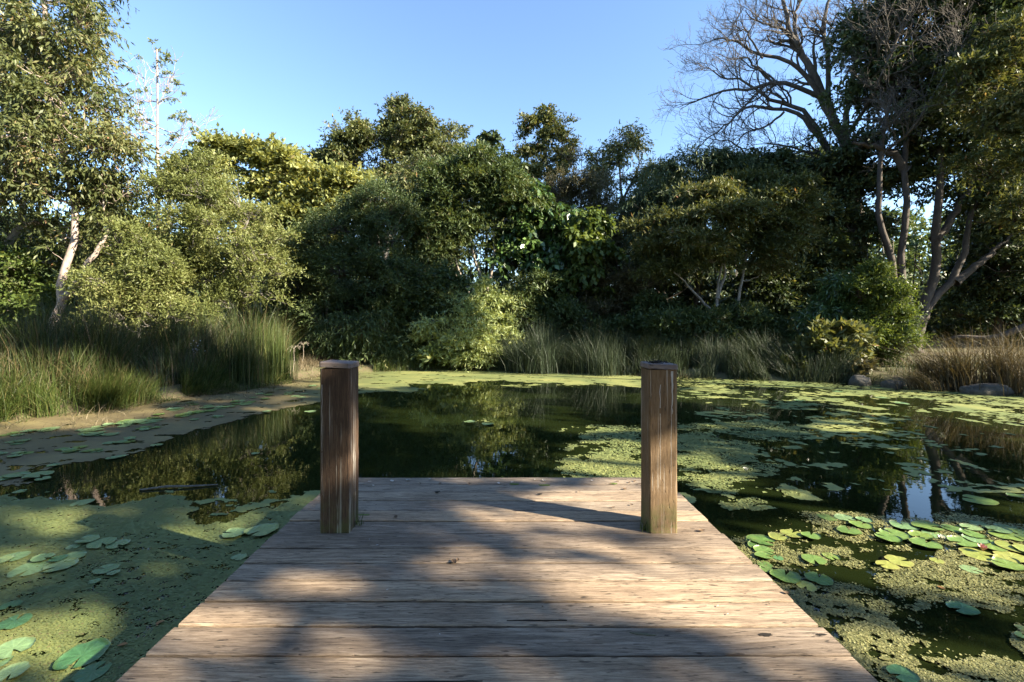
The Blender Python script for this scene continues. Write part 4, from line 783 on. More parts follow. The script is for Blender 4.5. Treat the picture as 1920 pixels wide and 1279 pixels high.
tree('slim_tree', 'slim many stemmed bronze tree in the dark gap right of the bright leaf tree', 'tree', None, 21,
     [[(1170, 672), (1168, 600), (1160, 520), (1150, 450)], [(1169, 620, 0, 1), (1190, 560), (1200, 500)], [(1168, 600, 0, 1), (1140, 560), (1125, 520)]], [(1150, 520, 50, 20), (1190, 540, 40, 20), (1130, 580, 40, 16), (1200, 590, 40, 18), (1165, 560, 40, 14)], 'fine', LM['brown'], BM['pale'], 420, r0=.05, sc=1.1, clump=.5, limb=6, surf=.1)
# ------------------------------------------------------------------ right bank
bare('bare_tree', 'huge leafless grey tree fanning bare limbs into the sky at upper right', 22.5, [
     ([(1640, 660), (1625, 560), (1612, 450), (1600, 350), (1583, 262)], .36, .25), ([(1583, 262), (1545, 186), (1520, 130), (1500, 96), (1480, 50), (1468, -10), (1450, -80)], .22, .05),
     ([(1545, 186), (1500, 168), (1460, 155), (1435, 158), (1410, 168), (1370, 168), (1330, 180), (1300, 192), (1280, 198)], .12, .02), ([(1556, 289), (1530, 240), (1500, 205), (1455, 190), (1430, 180), (1390, 150), (1350, 145), (1330, 125)], .13, .02),
     ([(1550, 280), (1518, 236), (1488, 212), (1440, 203), (1400, 200), (1370, 228), (1345, 245), (1318, 268)], .12, .02), ([(1570, 240), (1520, 150), (1480, 120), (1420, 100), (1380, 80), (1350, 72), (1335, 70)], .13, .015),
     ([(1515, 120), (1490, 70), (1450, 50), (1420, 40), (1395, 20)], .09, .015), ([(1500, 96), (1490, 40), (1500, 0), (1510, -60)], .09, .03), ([(1550, 200), (1555, 120), (1545, 60), (1560, -20), (1570, -100)], .12, .05),
     ([(1583, 262), (1590, 200), (1605, 120), (1620, 40), (1625, -60)], .15, .06), ([(1583, 262), (1625, 200, -2), (1660, 130, -3.5), (1690, 60, -4), (1730, -40, -4)], .10, .03), ([(1590, 230), (1640, 225, -2.5), (1665, 240, -4), (1700, 200, -4.5), (1760, 170, -4.5)], .055, .012), ([(1600, 300), (1660, 280, -3), (1720, 230, -4.5), (1780, 120, -5), (1800, 60, -5)], .07, .015), ([(1595, 180), (1650, 120, -3), (1640, 60, -4), (1660, 0, -4)], .06, .015), ([(1470, 210), (1440, 235), (1400, 250), (1380, 275), (1365, 290)], .06, .012), ([(1556, 300), (1500, 280), (1450, 270), (1440, 268)], .07, .02),
     ([(1480, 400), (1420, 330), (1395, 290), (1370, 265), (1345, 265), (1310, 255)], .07, .012), ([(1605, 120), (1580, 60), (1600, 10), (1590, -60)], .08, .03), ([(1450, 155), (1420, 130), (1400, 110), (1370, 110), (1345, 100)], .06, .012),
     ([(1600, 350), (1560, 310), (1530, 305), (1500, 330), (1460, 360)], .12, .03), ([(1430, 110), (1400, 60), (1380, 50), (1390, 10)], .05, .01)],
     BM['dead'], [(15, 1.8, 7, .24), (6, .85, 5, .26), (4, .38, 4, .25)], np.array([-.30, 0, .30]), .05, (1640, 660), .36)
tree('fig_tree', 'massive dark canopied tree with several thick curved trunks on the right bank', 'tree', None, 19.5,
     [[(1716, 655), (1712, 610), (1735, 575), (1755, 500), (1752, 420), (1762, 330), (1775, 200), (1790, 60)], [(1716, 640, 0, 1), (1745, 570), (1790, 520), (1812, 460), (1820, 400), (1850, 340), (1880, 250)],
      [(1714, 620, 0, 1), (1695, 560), (1690, 490), (1700, 400), (1695, 300), (1712, 210), (1700, 100), (1720, 0)], [(1705, 600, 0, 1), (1680, 540), (1672, 480), (1650, 420), (1645, 330), (1660, 220), (1680, 100)], [(1752, 450, 0, 1), (1785, 410), (1810, 360), (1840, 300)],
      [(1700, 320, 0, 1), (1670, 290), (1640, 275), (1600, 270)], [(1790, 530, 0, 1), (1850, 480), (1900, 440)]],
     [(1700, 80, 100, 60, 1), (1790, 40, 110, 80), (1890, 60, 110, 90), (1660, 170, 80, 55, 1), (1760, 160, 90, 60), (1860, 180, 100, 70), (1940, 250, 100, 90), (1620, 260, 60, 40, 1), (1710, 250, 70, 40), (1800, 280, 80, 50), (1860, 350, 90, 60), (1940, 420, 100, 90), (1620, 340, 60, 40, 1.5), (1880, 460, 60, 50, 1), (1720, 0, 110, 50), (1840, -60, 160, 60), (1610, 110, 50, 60, 1), (1735, 330, 50, 40, 1), (1700, 180, 60, 50, 2), (1900, 330, 70, 60, 2), (1830, 430, 40, 40, 2)],
     'broad', LM['deep'], BM['brown'], 2900, r0=.235, sc=1.2, clump=.7, limb=4, surf=.2)
tree('dense_evergreen', 'dark understorey tree right of the curved trunks near the right edge', 'tree', None, 21,
     [[(1870, 660), (1870, 560), (1880, 460)]], [(1850, 520, 60, 40), (1920, 540, 70, 60), (1830, 580, 50, 30), (1900, 600, 70, 30), (1980, 520, 80, 90), (1840, 450, 30, 30)], 'broad', LM['deep'], BM['brown'], 900, r0=.15)
tree('olive_tree', 'sunlit olive sprays of a tree overhanging the top right corner', 'tree', None, 16.5,
     [[(2030, 690), (2020, 560), (1990, 400), (1940, 250), (1900, 120)]], [(1860, 130, 60, 40), (1900, 100, 60, 60), (1930, 200, 60, 60), (1850, 220, 50, 40), (1900, 300, 60, 50), (1960, 60, 60, 60), (1820, 160, 40, 30), (1930, 400, 50, 60)], 'pinn', LM['olive'], BM['brown'], 620, r0=.12, clump=.6, limb=3, surf=.2)
tree('bright_conifer', 'young soft lime green conifer like bush lit on its right side', 'shrub', None, 16.2,
     [[(1650, 705), (1650, 660), (1648, 600), (1645, 520)]], [(1645, 520, 24, 18), (1630, 555, 36, 20), (1665, 560, 28, 18), (1650, 595, 46, 18), (1690, 605, 24, 14), (1640, 625, 50, 16), (1685, 640, 30, 14), (1650, 655, 46, 16)], 'fine', LM['bright'], BM['brown'], 750, r0=.05, sc=.95, clump=.35, limb=3)
tree('broad_leaf_shrub', 'shrub with big oval olive leaves left of the lime conifer bush', 'shrub', None, 15.6,
     [[(1565, 712), (1565, 680), (1560, 630)], [(1566, 690, 0, 1), (1600, 650), (1600, 620)]], [(1545, 620, 26, 12), (1585, 625, 24, 14), (1530, 650, 26, 14), (1575, 655, 34, 14), (1600, 640, 18, 12), (1500, 685, 22, 12), (1610, 680, 34, 10), (1590, 700, 24, 8)], 'big', LM['olive'], BM['brown'], 230, r0=.03, sc=.9, limb=3, surf=.1)
tree('glossy_shrub', 'dark glossy shrub with long leaves behind the broad leaf shrub', 'shrub', None, 17.3,
     [[(1575, 690), (1575, 640), (1580, 560)]], [(1575, 540, 30, 20), (1600, 560, 36, 22), (1550, 580, 40, 22), (1600, 600, 40, 20), (1530, 610, 30, 20)], 'weep', LM['glossy'], BM['brown'], 420, r0=.05, sc=.75)
tree('low_shrub', 'tiny leafy bush with orange brown leaves above the rocks', 'shrub', None, 14.6, [[(1622, 718), (1622, 705)]], [(1612, 702, 14, 7), (1630, 706, 14, 6), (1620, 690, 16, 8)], 'big', LM['brown'], BM['brown'], 30, r0=.012, sc=.6)

# ------------------------------------------------------------------ woods and undergrowth behind (one mass)
def mass(n, px, py, Y, mt, label, cat, leaf, sc, thr=.45, name='undergrowth', fr=.35):
    X_ = rng.uniform(*px, n*3); Y_ = rng.uniform(*Y, n*3); pyy = py[0]+(py[1]-py[0])*rng.uniform(0, 1, n*3)**.8
    c = np.stack([(X_-CX)/F*Y_, Y_, CZ-(pyy-HY)/F*Y_], 1); nz_ = fbm(c[:, 0]*fr+c[:, 1]*.2, c[:, 2]*fr*1.1+c[:, 1]*.13, 17, 3)
    k = (nz_ > thr) & (c[:, 2] > gh(c[:, 0], c[:, 1])+.1) & (sdist(c[:, 0], c[:, 1]) > 1.); c = c[k][:n]
    L = list(LEAF[leaf]); L[2] *= sc; L[3] *= sc; L[4] *= sc
    v, q, r_ = leaves(c, nrm(rng.normal(size=c.shape)), np.clip(fbm(c[:, 0]*.3, c[:, 2]*.4, 6, 2)*1.4-.2, 0, 1), *L)
    setp(obj(name, mesh(name, v, [q], mt, False, {'rnd': r_})), label, cat, None, 'stuff')
mass(3600, (-350, 2300), (395, 640), (34, 46), LM['dark'], 'far off woodland closing the view behind the pond trees', 'woodland', 'broad', 2.6, .47, 'far_woods', .16)
mass(2600, (-300, 2250), (520, 665), (24, 31), LM['deep'], 'dark shaded undergrowth beneath the trees around the pond', 'undergrowth', 'broad', 1.7, .40)
mass(1500, (300, 1620), (590, 675), (20.5, 23), LM['dark'], 'leafy low scrub on the far bank behind the rushes', 'scrub', 'broad', 1.0, .45, 'scrub', .6)
mass(1500, (2250, 5200), (330, 640), (17, 30), LM['dark'], 'woodland continuing along the right shore outside the picture', 'woodland', 'broad', 2.4, .40, 'far_woods', .16)
mass(1200, (-3200, -350), (300, 640), (17, 30), LM['dark'], 'woodland continuing along the left shore outside the picture', 'woodland', 'broad', 2.4, .40, 'far_woods', .16)
# thin grey stems standing in the wood
for i in range(46):
    px = rng.uniform(480, 1560) if i < 34 else rng.uniform(1450, 1920); Y_ = rng.uniform(21, 29); x = (px-CX)/F*Y_; z0 = ground(x, Y_)-.05; h = rng.uniform(3.2, 7.5)
    pts = [np.array([x, Y_, z0])]
    for k in range(5): pts.append(pts[-1]+np.array([rng.normal()*.16+rng.normal()*.02, rng.normal()*.1, h/5]))
    p = resample(pts, 10); p2 = [(p[None], (.018+.05*rng.random())*np.linspace(1, .3, 10)[None])]
    for _ in range(4):
        j = rng.integers(3, 9); e = p[j]+np.array([rng.normal()*.7, rng.normal()*.4, rng.uniform(.4, 1.4)]); p2.append((resample([p[j], (p[j]+e)/2+rng.normal(size=3)*.08, e], 10)[None], .018*np.linspace(1, .3, 10)[None]))
    v, q = join([tubes(a, b_, 6) for a, b_ in p2]); b0 = np.array([x, Y_, z0])
    setp(obj('sapling', mesh('sapling', v-b0, [q], BM[('grey', 'pale', 'brown')[i % 3]], True), None, tuple(b0)), 'thin bare stem standing in the shade under the far bank trees', 'sapling', 'thin stems under the far bank trees')

# woodland on the near shore, behind the viewer (it is what the pond and the posts face)
def rear(n, a0, a1, rad, h, mt, label):
    a = rng.uniform(R(a0), R(a1), n*2); r_ = rng.uniform(*rad, n*2); c = np.stack([np.sin(a)*r_+1, np.cos(a)*r_+4, rng.uniform(.2, 1, n*2)*h*(.75+.5*vn(a*4, a*0, 9))], 1)
    k = (sdist(c[:, 0], c[:, 1]) > .6) & ~((c[:, 1] > -2) & (np.abs(c[:, 0]-.02) < 1.35*c[:, 1]+4.5)); c = c[k][:n]; L = list(LEAF['broad']); L[2] *= 2.2; L[3] *= 2.6; L[4] *= 2.6
    v, q, r2 = leaves(c, nrm(rng.normal(size=c.shape)), rng.uniform(0, 1, len(c)), *L); setp(obj('near_woods', mesh('near_woods', v, [q], mt, False, {'rnd': r2})), label, 'woodland', None, 'stuff')
rear(2600, 140, 300, (12.5, 19), 13, LM['dark'], 'leafy woodland on the near shore behind the jetty, outside the picture')

# ------------------------------------------------------------------ reeds, rushes and sedges
def shore_pts(n, px0, px1, d0, d1):
    X, Y_ = [], []
    while sum(map(len, X)) < n:
        px = rng.uniform(px0, px1, n*4); y = rng.uniform(6.5, 24, n*4); x = (px-CX)/F*y; d = sdist(x, y); k = (d > d0) & (d < d1); X.append(x[k]); Y_.append(y[k])
    return np.concatenate(X)[:n], np.concatenate(Y_)[:n]
def bed(name, n, px0, px1, d0, d1, h0, h1, mt, label, wd=.010, spread=.25, lean=(0, 0), cl=.42):
    X, Y_ = shore_pts(n*2, px0, px1, d0, d1); nz_ = fbm(X*1.3, Y_*1.3, 77, 3); k = nz_ > cl; X, Y_, nz_ = X[k][:n], Y_[k][:n], nz_[k][:n]
    d = sdist(X, Y_); H = (h0+(h1-h0)*np.clip((d-d0)/max(.1, d1-d0)*1.6, 0, 1))*rng.uniform(.35, 1.2, len(X))*(.35+1.25*nz_); cl1 = (fbm(X*.9, Y_*.9, 201, 2)-.5)*1.6; cl2 = (fbm(X*.9, Y_*.9, 202, 2)-.5)*1.2; lean = (lean[0]+cl1*spread*1.6, lean[1]+cl2*spread)
    v, q, r_ = blades(X, Y_, H, lean, wd*rng.uniform(.6, 1.4, len(X)), spread)
    setp(obj(name, mesh(name, v, [q], mt, False, {'rnd': r_})), label, 'reeds', None, 'stuff')
bed('reed_bed', 17000, -300, 535, .1, 2.8, .7, 1.8, LM['reed'], 'tall green and brown reed bed along the left bank', .020, .42, (.04, -.05))
bed('reed_bed', 4500, -350, 540, -.25, .5, .35, .75, LM['grass'], 'bright green grassy fringe where the left reeds meet the weed', .017, .55, (.15, -.2), .45)
bed('reed_bed', 3500, -300, 500, .3, 2.8, .8, 1.6, LM['brass'], 'brown seeding stalks mixed in the left reeds', .013, .5)
bed('grass_fringe', 2600, -300, 560, -.55, .25, .12, .45, LM['grass'], 'broken grass blades lying on the weed along the left bank', .013, 1.5, (0, 0), .45)
bed('grass_fringe', 1500, -300, 700, -.5, .2, .08, .3, LM['brass'], 'dead straw lying along the left water edge', .012, 2.0, (0, 0), .42)
bed('grass_fringe', 2600, 600, 2000, -.35, .3, .10, .35, LM['reed'], 'ragged low weed tangle along the far water edge', .013, 1.2, (0, 0), .42)
bed('floating_straw', 900, -300, 700, -2.6, -.2, .10, .3, LM['brass'], 'bits of straw and broken reed floating on the brown weed', .010, 4.0, (0, 0), .40)
bed('grass_fringe', 2600, 700, 880, -.1, .8, .35, .75, LM['grass'], 'short sunlit green grass below the pale shrub at mid pond', .014, .35, (0, 0), .3)
bed('rush_bed', 8500, 930, 1240, -.1, 1.8, .8, 1.6, LM['rush'], 'blue green rushes on the far bank between the posts', .014, .5, (0, 0), .33)
bed('rush_bed', 11000, 1200, 1600, -.15, 1.8, .6, 1.35, LM['rush'], 'darker rushes along the far bank right of the right post', .015, .45, (0, 0), .32)
bed('grass_fringe', 2500, 560, 720, .3, 2.0, .15, .35, LM['brass'], 'thin dry grass on the bare bank by the left post', .010, .6)
bed('grass_fringe', 3500, 1600, 2100, .2, 4., .2, .5, LM['reed'], 'short grass on the shaded right bank', .012, .5)
def clump(name, px, py, n, h, mt, label, lean=(0, 0), spread=.45, wd=.012, rad=.22, group=None):
    p = PZ(px, py, WZ+.08); X = p[0]+rng.normal(size=n)*rad; Y_ = p[1]+.15+rng.normal(size=n)*rad*.8; H = h*rng.uniform(.5, 1.15, n)
    off = np.stack([X-p[0], Y_-p[1]], 1); v, q, r_ = blades(X, Y_, H, lean, wd*rng.uniform(.6, 1.3, n), spread); b0 = np.array([p[0], p[1]+.15, ground(p[0], p[1]+.15)])
    setp(obj(name, mesh(name, v-b0, [q], mt, False, {'rnd': r_}), None, tuple(b0)), label, 'sedge', group)
clump('sedge_clump', 60, 775, 420, .85, LM['grass'], 'lime and orange grass clump at the water edge far left', (.1, -.2), .5)
clump('sedge_clump', 185, 762, 520, .95, LM['grass'], 'bright arching grass clump leaning right on the left bank', (.5, -.25), .45)
clump('sedge_clump', 250, 752, 380, .8, LM['reed'], 'darker grass clump right of the bright arching one', (.35, -.2), .5)
clump('sedge_clump', 515, 712, 420, 1.9, LM['grass'], 'tall upright yellow green reed clump at the right end of the left reeds', (0, 0), .12, .014, .25)
clump('sedge_clump', 455, 722, 420, 1.8, LM['reed'], 'tall green reed clump just left of the end clump', (0, 0), .15, .014, .28)
clump('sedge_clump', 1010, 697, 750, 2.1, LM['rush'], 'blue grey fountain of rushes right of the pale shrub', (0, 0), .55, .012, .32)
clump('sedge_clump', 975, 695, 420, 1.8, LM['rush'], 'pale arching rush clump leaning left beside the pale shrub', (-.4, 0), .45, .012, .25)
clump('sedge_clump', 1130, 700, 500, 1.6, LM['rush'], 'rush clump below the bright leaf tree', (0, 0), .35, .011, .35)
clump('sedge_clump', 1810, 728, 420, 1.7, LM['brass'], 'straw brown tussock sedge leaning left on the right bank', (-.35, -.1), .65, .019, .22)
clump('sedge_clump', 1760, 722, 420, 1.3, LM['brass'], 'smaller straw tussock behind the rocks on the right bank', (-.5, -.1), .5, .012, .25)
clump('sedge_clump', 1895, 730, 420, 1.7, LM['brass'], 'reddish brown tussock sedge at the right edge of the picture', (-.15, -.1), .65, .019, .25)
clump('sedge_clump', 1960, 738, 500, 1.5, LM['brass'], 'brown tussock sedge partly outside the right edge', (-.1, 0), .5, .013, .35)
clump('sedge_clump', 1560, 712, 420, 1.0, LM['rush'], 'dark thin rush clump in front of the broad leaf shrub', (0, 0), .25, .01, .3)
clump('fallen_sedge', 1745, 727, 260, .9, LM['brass'], 'flattened pale dead sedge lying towards the rocks', (-1.3, -.25), .3, .012, .25)

# ------------------------------------------------------------------ rocks, log, seed heads
M_rock = barkmat('rock_surface', (.03, .028, .022), (.075, .068, .055), (.16, .145, .125), 4)
def rock(px, py, rx, ry, rz, label, seed):
    p = PZ(px, py, WZ+.02); n, m_ = 28, 16; V = []
    for i in range(m_+1):
        for j in range(n):
            th, ph = math.pi*i/m_, 2*math.pi*j/n; d = np.array([math.sin(th)*math.cos(ph), math.sin(th)*math.sin(ph), math.cos(th)])
            k = 1+.35*(float(fbm(np.array([d[0]*1.3+seed*3]), np.array([d[1]*1.3+d[2]*1.1]), seed, 4)[0])-.5)*2; f = np.sign(d)*np.abs(d)**.8; V.append(f*k*(1+.10*(float(vn(np.array([d[0]*4+seed]), np.array([d[2]*4+d[1]*3]), seed)[0])-.5))*np.array([rx, ry, rz]))
    q = [(i*n+j, (i+1)*n+j, (i+1)*n+(j+1) % n, i*n+(j+1) % n) for i in range(m_) for j in range(n)]
    setp(obj('rock', mesh('rock', V, [q], M_rock, True), None, tuple(p+np.array([0, ry*.6, rz*.2]))), label, 'rock')
rock(1618, 722, .30, .22, .22, 'brown rounded rock below the orange leaved bush', 1)
rock(1680, 727, .26, .2, .17, 'small grey rock between the brown rock and the straw sedge', 2)
rock(1868, 740, .55, .35, .24, 'long grey boulder at the water edge under the brown tussock', 3)
rock(1830, 738, .25, .2, .15, 'low dark rock touching the left end of the long boulder', 4)
rock(1650, 718, .18, .15, .10, 'small dark stone behind the two rocks', 6)
v, q = tubes(np.array([resample([P(1770, 640, 18), P(1800, 632, 17.6), P(1850, 634, 17.2), P(1890, 625, 16.9), P(1960, 595, 16.5)], 16)]), np.array([np.linspace(.07, .12, 16)]), 10)
bb = P(1850, 640, 17.2); setp(obj('fallen_log', mesh('fallen_log', v-bb, [q], BM['brown'], True), None, tuple(bb)), 'curved grey fallen log lying behind the brown tussocks', 'log')
def weed_stalk(px, py, h, label):
    p = PZ(px, py, WZ+.2); b0 = np.array([p[0], p[1], ground(p[0], p[1])]); L_ = []
    top = b0+np.array([.05, 0, h]); L_.append((resample([b0, (b0+top)/2+np.array([.04, 0, 0]), top], 8), np.linspace(.010, .005, 8)))
    for i in range(7):
        a = i*.9; e = top+np.array([math.cos(a)*.22, math.sin(a)*.2, .05-.08*(i % 3)]); L_.append((resample([top, (top+e)/2+np.array([0, 0, .10]), e], 8), np.full(8, .006)))
    v, q = tubes(np.array([a for a, _ in L_]), np.array([b_ for _, b_ in L_]), 4)
    setp(obj('dry_stalk', mesh('dry_stalk', v-b0, [q], BM['pale'], True), None, tuple(b0)), label, 'stalk')
weed_stalk(566, 690, .75, 'dry stalk with drooping seed heads left of the left post'); weed_stalk(548, 700, .9, 'second dry stalk with curled heads beside the end reed clump')
M_fl = plain('white_flower', (.55, .56, .62), .7)
for cx, cy in ((368, 655), (345, 672)):
    c = P(cx, cy, 13.3); V, Q = [], []
    for i in range(26):
        o3 = rng.normal(size=3)*np.array([.16, .1, .12]); k = len(V); s_ = .022
        V += [tuple(o3+np.array([-s_, 0, 0])), tuple(o3+np.array([0, -.01, -s_])), tuple(o3+np.array([s_, 0, 0])), tuple(o3+np.array([0, 0, s_]))]; Q.append((k, k+1, k+2, k+3))
    st = [np.array([[0, 0, c[2]*-1+ground(c[0], c[1])], [0, 0, -.1], [.05, 0, .05]])]; st[0][0][2] = ground(c[0], c[1])-c[2]
    v, q = tubes(np.array(st), np.full((1, 3), .006), 4); r0_ = empty('flowering_weed', tuple(c), ('upper' if cy < 660 else 'lower')+' spray of tiny whitish flowers in the left reeds', 'flowers')
    obj('flowers', mesh('flowers', V, [Q], M_fl), r0_); obj('stem', mesh('stem', v, [q], BM['grey'], True), r0_)

# ------------------------------------------------------------------ trees outside the picture that shade the pond
def shade_tree(name, label, base, h, blobs, n, leaf='broad', mt='dark', sc=1.2, r0=.2):
    """blobs: (x,y,z,r)"""
    bp = np.array([base[0], base[1], ground(*base)-.05]); top = bp+np.array([0, 0, h]); K = 14
    p = wiggle(resample([bp, (bp+top)/2+np.array([.2, .1, 0]), top], K), .05); SKp = p; parts = [tubes(p[None], (r0*np.linspace(1, .25, K))[None], 9)]
    C, O = [], []; tot = sum(b_[3]**2 for b_ in blobs)
    for x, y, z, r_ in blobs:
        c = np.array([x, y, z]); i = np.argmin(np.linalg.norm(SKp-c, axis=1)+np.maximum(0, SKp[:, 2]-z+.5)*3)
        q_ = resample([SKp[i], (SKp[i]+c)/2+rng.normal(size=3)*.15, c], 8); parts.append(tubes(q_[None], (.07*np.linspace(1, .25, 8))[None], 6))
        k = max(4, int(n*r_*r_/tot)); d = nrm(rng.normal(size=(k, 3))); C.append(c+d*(r_*rng.uniform(.2, 1, k)**.6)[:, None]); O.append(d)
    C, O = np.concatenate(C), np.concatenate(O); root = empty(name, tuple(bp), label, 'tree', None)
    v, q = join([a for a in parts]); obj('trunk', mesh('trunk', v-bp, [q], BM['grey'], True), root)
    L = list(LEAF[leaf]); L[2] *= sc; L[3] *= sc; L[4] *= sc; v, q, r_ = leaves(C, O, rng.uniform(0, 1, len(C)), *L); obj('crown', mesh('crown', v-bp, [q], LM[mt], False, {'rnd': r_}), root)


SH_ = np.array([SUN[0], SUN[1], 0])/math.cos(ELEV); UP = SUN/math.cos(ELEV)
def lb(px0, px1, py0, py1, Y_): return (Y_, (px0-CX)/F*Y_, (px1-CX)/F*Y_, CZ-(py1-HY)/F*Y_, CZ-(py0-HY)/F*Y_)
LITBOX = [lb(800, 970, 530, 700, 19.0), lb(1050, 1160, 395, 560, 21.), lb(480, 535, 600, 720, 14.8), lb(700, 1000, 692, 724, 17.5), lb(1020, 1200, 700, 724, 16.5), lb(820, 900, 350, 450, 21.), lb(1250, 1300, 560, 700, 18.5), lb(880, 960, 440, 560, 21.), lb(1000, 1060, 560, 700, 18.5), lb(620, 700, 560, 640, 19.5), lb(600, 670, 350, 430, 20.)]
def gobo(label, base, h, T, Dr, ls, spread, mt='olive', nt_=4, nl=7):
    """a tree on the right shore whose crown stands between the sun and the points T it shades"""
    Dd = rng.uniform(*Dr, len(T))-T@SH_; C = T+UP[None]*Dd[:, None]; C = C[(C[:, 2] > 2.2) & (Dd > 3)]
    tt = ((C[:, 1]-3.06)/UP[1])[:, None]; pp = C-UP[None]*tt; hit = (pp[:, 0] > .85) & (pp[:, 0] < 1.35) & (pp[:, 2] > -.05) & (pp[:, 2] < .72) & ~((pp[:, 2] > .27) & (pp[:, 2] < .34)); C = C[~hit]
    for yp, x0, x1, z0, z1 in LITBOX:
        pp = C-UP[None]*((C[:, 1]-yp)/UP[1])[:, None]; C = C[~((pp[:, 0] > x0) & (pp[:, 0] < x1) & (pp[:, 2] > z0) & (pp[:, 2] < z1))]
    C = C[~((C[:, 1] > 0) & (np.abs(C[:, 0]) < 1.25*C[:, 1]))]
    h0_ = C-UP[None]*(C[:, 2]/UP[2])[:, None]; h1_ = C-UP[None]*((C[:, 2]-WZ)/UP[2])[:, None]; on = (h0_[:, 0] > DX0) & (h0_[:, 0] < DX1) & (h0_[:, 1] < 4.19)
    a_, b_ = pix(h0_[:, 0]+rng.normal(size=len(C))*.04, h0_[:, 1], 0.); c_, d_ = pix(h1_[:, 0], h1_[:, 1]); lit = np.where(on & (h0_[:, 1] > .3), np.where(fbm(h0_[:, 0]*3.2, h0_[:, 1]*3.6, 511, 3) < .60, ell(a_, b_, [(q[0], q[1], q[2]+6, q[3]+3) for q in lit_deck]), -1), np.where(h1_[:, 1] > .3, ell(c_, d_, lit_water), -1)) > 0
    C = C[~lit]
    bp = np.array([base[0], base[1], ground(*base)-.05]); top = np.array([C[:, 0].mean(), C[:, 1].mean(), max(h, 4)])
    root = empty('shore_tree', tuple(bp), label, 'tree'); K = 14; p = wiggle(resample([bp, (bp*.6+top*.4)+np.array([.3, -.2, 0]), top], K), .05)
    parts = [tubes(p[None], (.22*np.linspace(1, .25, K))[None], 9)]; SKp = p.copy()
    for i in rng.choice(len(C), min(26, len(C)), replace=False):
        c = C[i]; j = np.argmin(np.linalg.norm(SKp-c, axis=1)+np.maximum(0, SKp[:, 2]-c[2]+.5)*3); q_ = wiggle(resample([SKp[j], (SKp[j]+c)/2+rng.normal(size=3)*.2, c], 8), .04)
        parts.append(tubes(q_[None], (.045*np.linspace(1, .2, 8))[None], 5)); SKp = np.vstack([SKp, q_[2:]])
    v, q = join(parts); obj('trunk', mesh('trunk', v-bp, [q], BM['grey'], True), root)
    v, q, r_ = leaves(C, nrm(rng.normal(size=C.shape)), rng.uniform(0, 1, len(C)), nt_, nl, spread, ls, ls*.42, .8, .1, .2, .3, 1.2)
    v4 = v.reshape(-1, 4, 3); c4 = v4.mean(1); h0_ = c4-UP[None]*(c4[:, 2]/UP[2])[:, None]; on = (h0_[:, 0] > DX0) & (h0_[:, 0] < DX1) & (h0_[:, 1] < 4.19) & (h0_[:, 1] > .3)
    a_, b_ = pix(h0_[:, 0]+(fbm(h0_[:, 0]*7, h0_[:, 1]*7, 501, 3)-.5)*.16, h0_[:, 1]+(fbm(h0_[:, 0]*7, h0_[:, 1]*7, 502, 3)-.5)*.16, 0.); kp = ~(on & (ell(a_, b_, lit_deck) > 0) & (fbm(h0_[:, 0]*3.2, h0_[:, 1]*3.6, 511, 3) < .60))
    v = v4[kp].reshape(-1, 3); q = np.arange(len(v)).reshape(-1, 4); r_ = r_.reshape(-1, 4)[kp].reshape(-1)
    obj('crown', mesh('crown', v-bp, [q], LM[mt], False, {'rnd': r_}), root)
lit_deck = [(470, 1195, 230, 30), (420, 1150, 110, 20), (590, 1095, 75, 22), (470, 1250, 60, 10), (300, 1262, 70, 18), (545, 1275, 25, 12), (620, 1245, 40, 14), (1080, 1022, 110, 14), (870, 1055, 55, 24), (1120, 1072, 180, 18), (1290, 1030, 90, 14),
            (1260, 1105, 230, 22), (1330, 1142, 200, 28), (1450, 1185, 140, 18), (1520, 1212, 100, 12), (1290, 1248, 55, 8), (985, 962, 120, 14), (1130, 928, 130, 18), (1000, 898, 60, 5), (1170, 900, 70, 12), (1230, 955, 80, 30), (1300, 990, 60, 20), (1380, 1060, 60, 20), (840, 899, 60, 4), (1050, 945, 60, 10), (760, 1262, 60, 8), (980, 1235, 50, 7), (1180, 1265, 70, 8), (1420, 1255, 60, 9),
            (1100, 985, 60, 8)]
lit_water = [(60, 1215, 230, 70), (375, 1008, 80, 30), (200, 1135, 24, 12), (20, 1060, 60, 30), (90, 985, 50, 14), (60, 955, 70, 10), (560, 935, 60, 18), (1140, 870, 110, 40), (1500, 935, 40, 14), (1390, 940, 40, 14), (1520, 1020, 200, 40), (1700, 1020, 90, 14),
             (1840, 1045, 120, 35), (1750, 1080, 150, 30), (1880, 1110, 70, 30), (1640, 1190, 70, 40), (1810, 1235, 160, 50), (1680, 1262, 80, 30), (1950, 1220, 80, 60), (1420, 1060, 60, 50), (1800, 1000, 120, 20), (1560, 740, 140, 8), (1330, 742, 80, 8), (1720, 760, 160, 14), (1860, 775, 120, 14), (1300, 880, 40, 30), (1370, 905, 60, 20), (1900, 940, 60, 20)]
def targets(n, xr, yr, bias, seed, lo=0.):
    X = rng.uniform(*xr, n); Y_ = rng.uniform(*yr, n); dk = (X > DX0) & (X < DX1) & (Y_ < 4.19); z = np.where(dk, 0, WZ)
    wx = X+(fbm(X*4, Y_*4, seed)-.5)*.22; wy = Y_+(fbm(X*4, Y_*4, seed+9)-.5)*.22; px, py = pix(wx, wy, z)
    lit = np.where(dk, ell(px, py, lit_deck), ell(px, py, lit_water)) > 0; k = (np.where(dk, ell(px, py, [(a, b_, c+12, d+4) for a, b_, c, d in lit_deck]), ell(px, py, [(a, b_, c+20, d+8) for a, b_, c, d in lit_water])) < 0) & (fbm(X*.9, Y_*.9, seed+3) > bias) & (Y_ > lo)
    return np.stack([X, Y_, z], 1)[k]
T = targets(8500, (-7, 8), (-1.0, 7.8), .30, 5); u = T@np.array([.387, .922, 0])
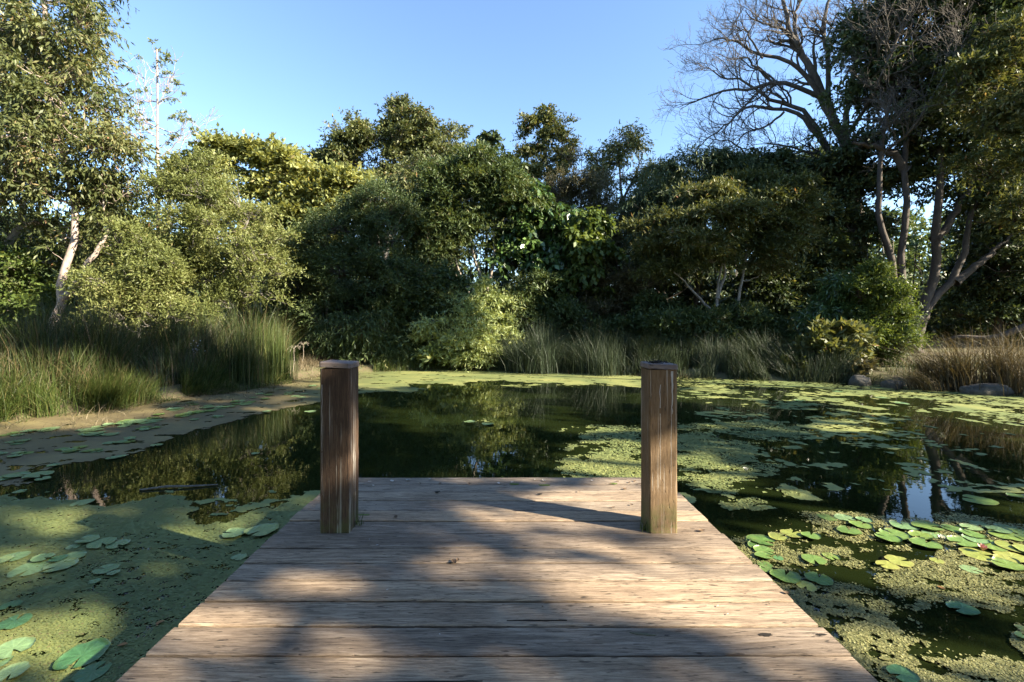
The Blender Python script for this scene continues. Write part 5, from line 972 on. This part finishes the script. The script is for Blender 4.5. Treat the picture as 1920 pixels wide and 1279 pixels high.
gobo('dark leaved tree on the near right shore that shades the jetty', (11.5, -3.2), 7, T[u < 2.2], (9, 12.5), .12, .16)
gobo('tall olive tree on the right shore next to the jetty shading tree', (13.2, 1.2), 8, T[u >= 2.2], (9.5, 13), .12, .16)
T2 = targets(2600, (-5, 10), (7.6, 13.5), .46, 15)
gobo('lean tree on the right shore shading the open water beyond the posts', (16.5, 4.5), 9, T2, (10.5, 14), .17, .3)
# left strip, reeds and the dark middle of the far bank
def strip_targets():
    px = rng.uniform(-150, 620, 2200); py = rng.uniform(640, 930, 2200); Y_ = np.where(py > 735-(px-420)*.12, F*(CZ-WZ)/(py-HY), rng.uniform(11, 15, 2200)); Y_ = np.minimum(Y_, 15.5)
    t = np.stack([(px-CX)/F*Y_, Y_, CZ-(py-HY)/F*Y_], 1); lt = ell(px, py, [(150, 787, 90, 12), (270, 770, 60, 8), (520, 744, 50, 9), (600, 712, 60, 8), (40, 800, 60, 8), (90, 750, 60, 30), (220, 740, 60, 26), (510, 690, 22, 40), (60, 680, 70, 20), (30, 880, 50, 10)]) > 0; return t[(fbm(t[:, 0]*.9+t[:, 2], t[:, 1]*.9+t[:, 2]*.7, 55, 3) > .40) & ~lt]
gobo('broad tall tree on the right shore throwing shade over the left reeds', (18.5, .8), 13, strip_targets(), (16, 20), .24, .4, 'dark')
def wall_targets(n, pxr, pyr, Yr, thr, fr=.5):
    px = rng.uniform(*pxr, n); py = rng.uniform(*pyr, n); Y_ = rng.uniform(*Yr, n); t = np.stack([(px-CX)/F*Y_, Y_, CZ-(py-HY)/F*Y_], 1)
    return t[fbm(t[:, 0]*fr+3, t[:, 2]*fr+t[:, 1]*.1, 66, 3) > thr]
gobo('very tall tree on the right shore shading the dark evergreen', (22, 8.5), 17, wall_targets(1300, (560, 800), (400, 690), (18.5, 20.5), .42), (17, 21), .28, .45, 'dark')
t1 = wall_targets(1500, (800, 1280), (500, 700), (18, 21), .47); t1 = t1[~((t1@np.array([0, 0, 1.]) < 2.2) & (np.abs(t1[:, 0]/t1[:, 1]*F+CX-870) < 85))]
gobo('tall dark tree on the right shore shading the rushes between the posts', (23.5, 12), 14, t1, (17, 21), .28, .45, 'dark')
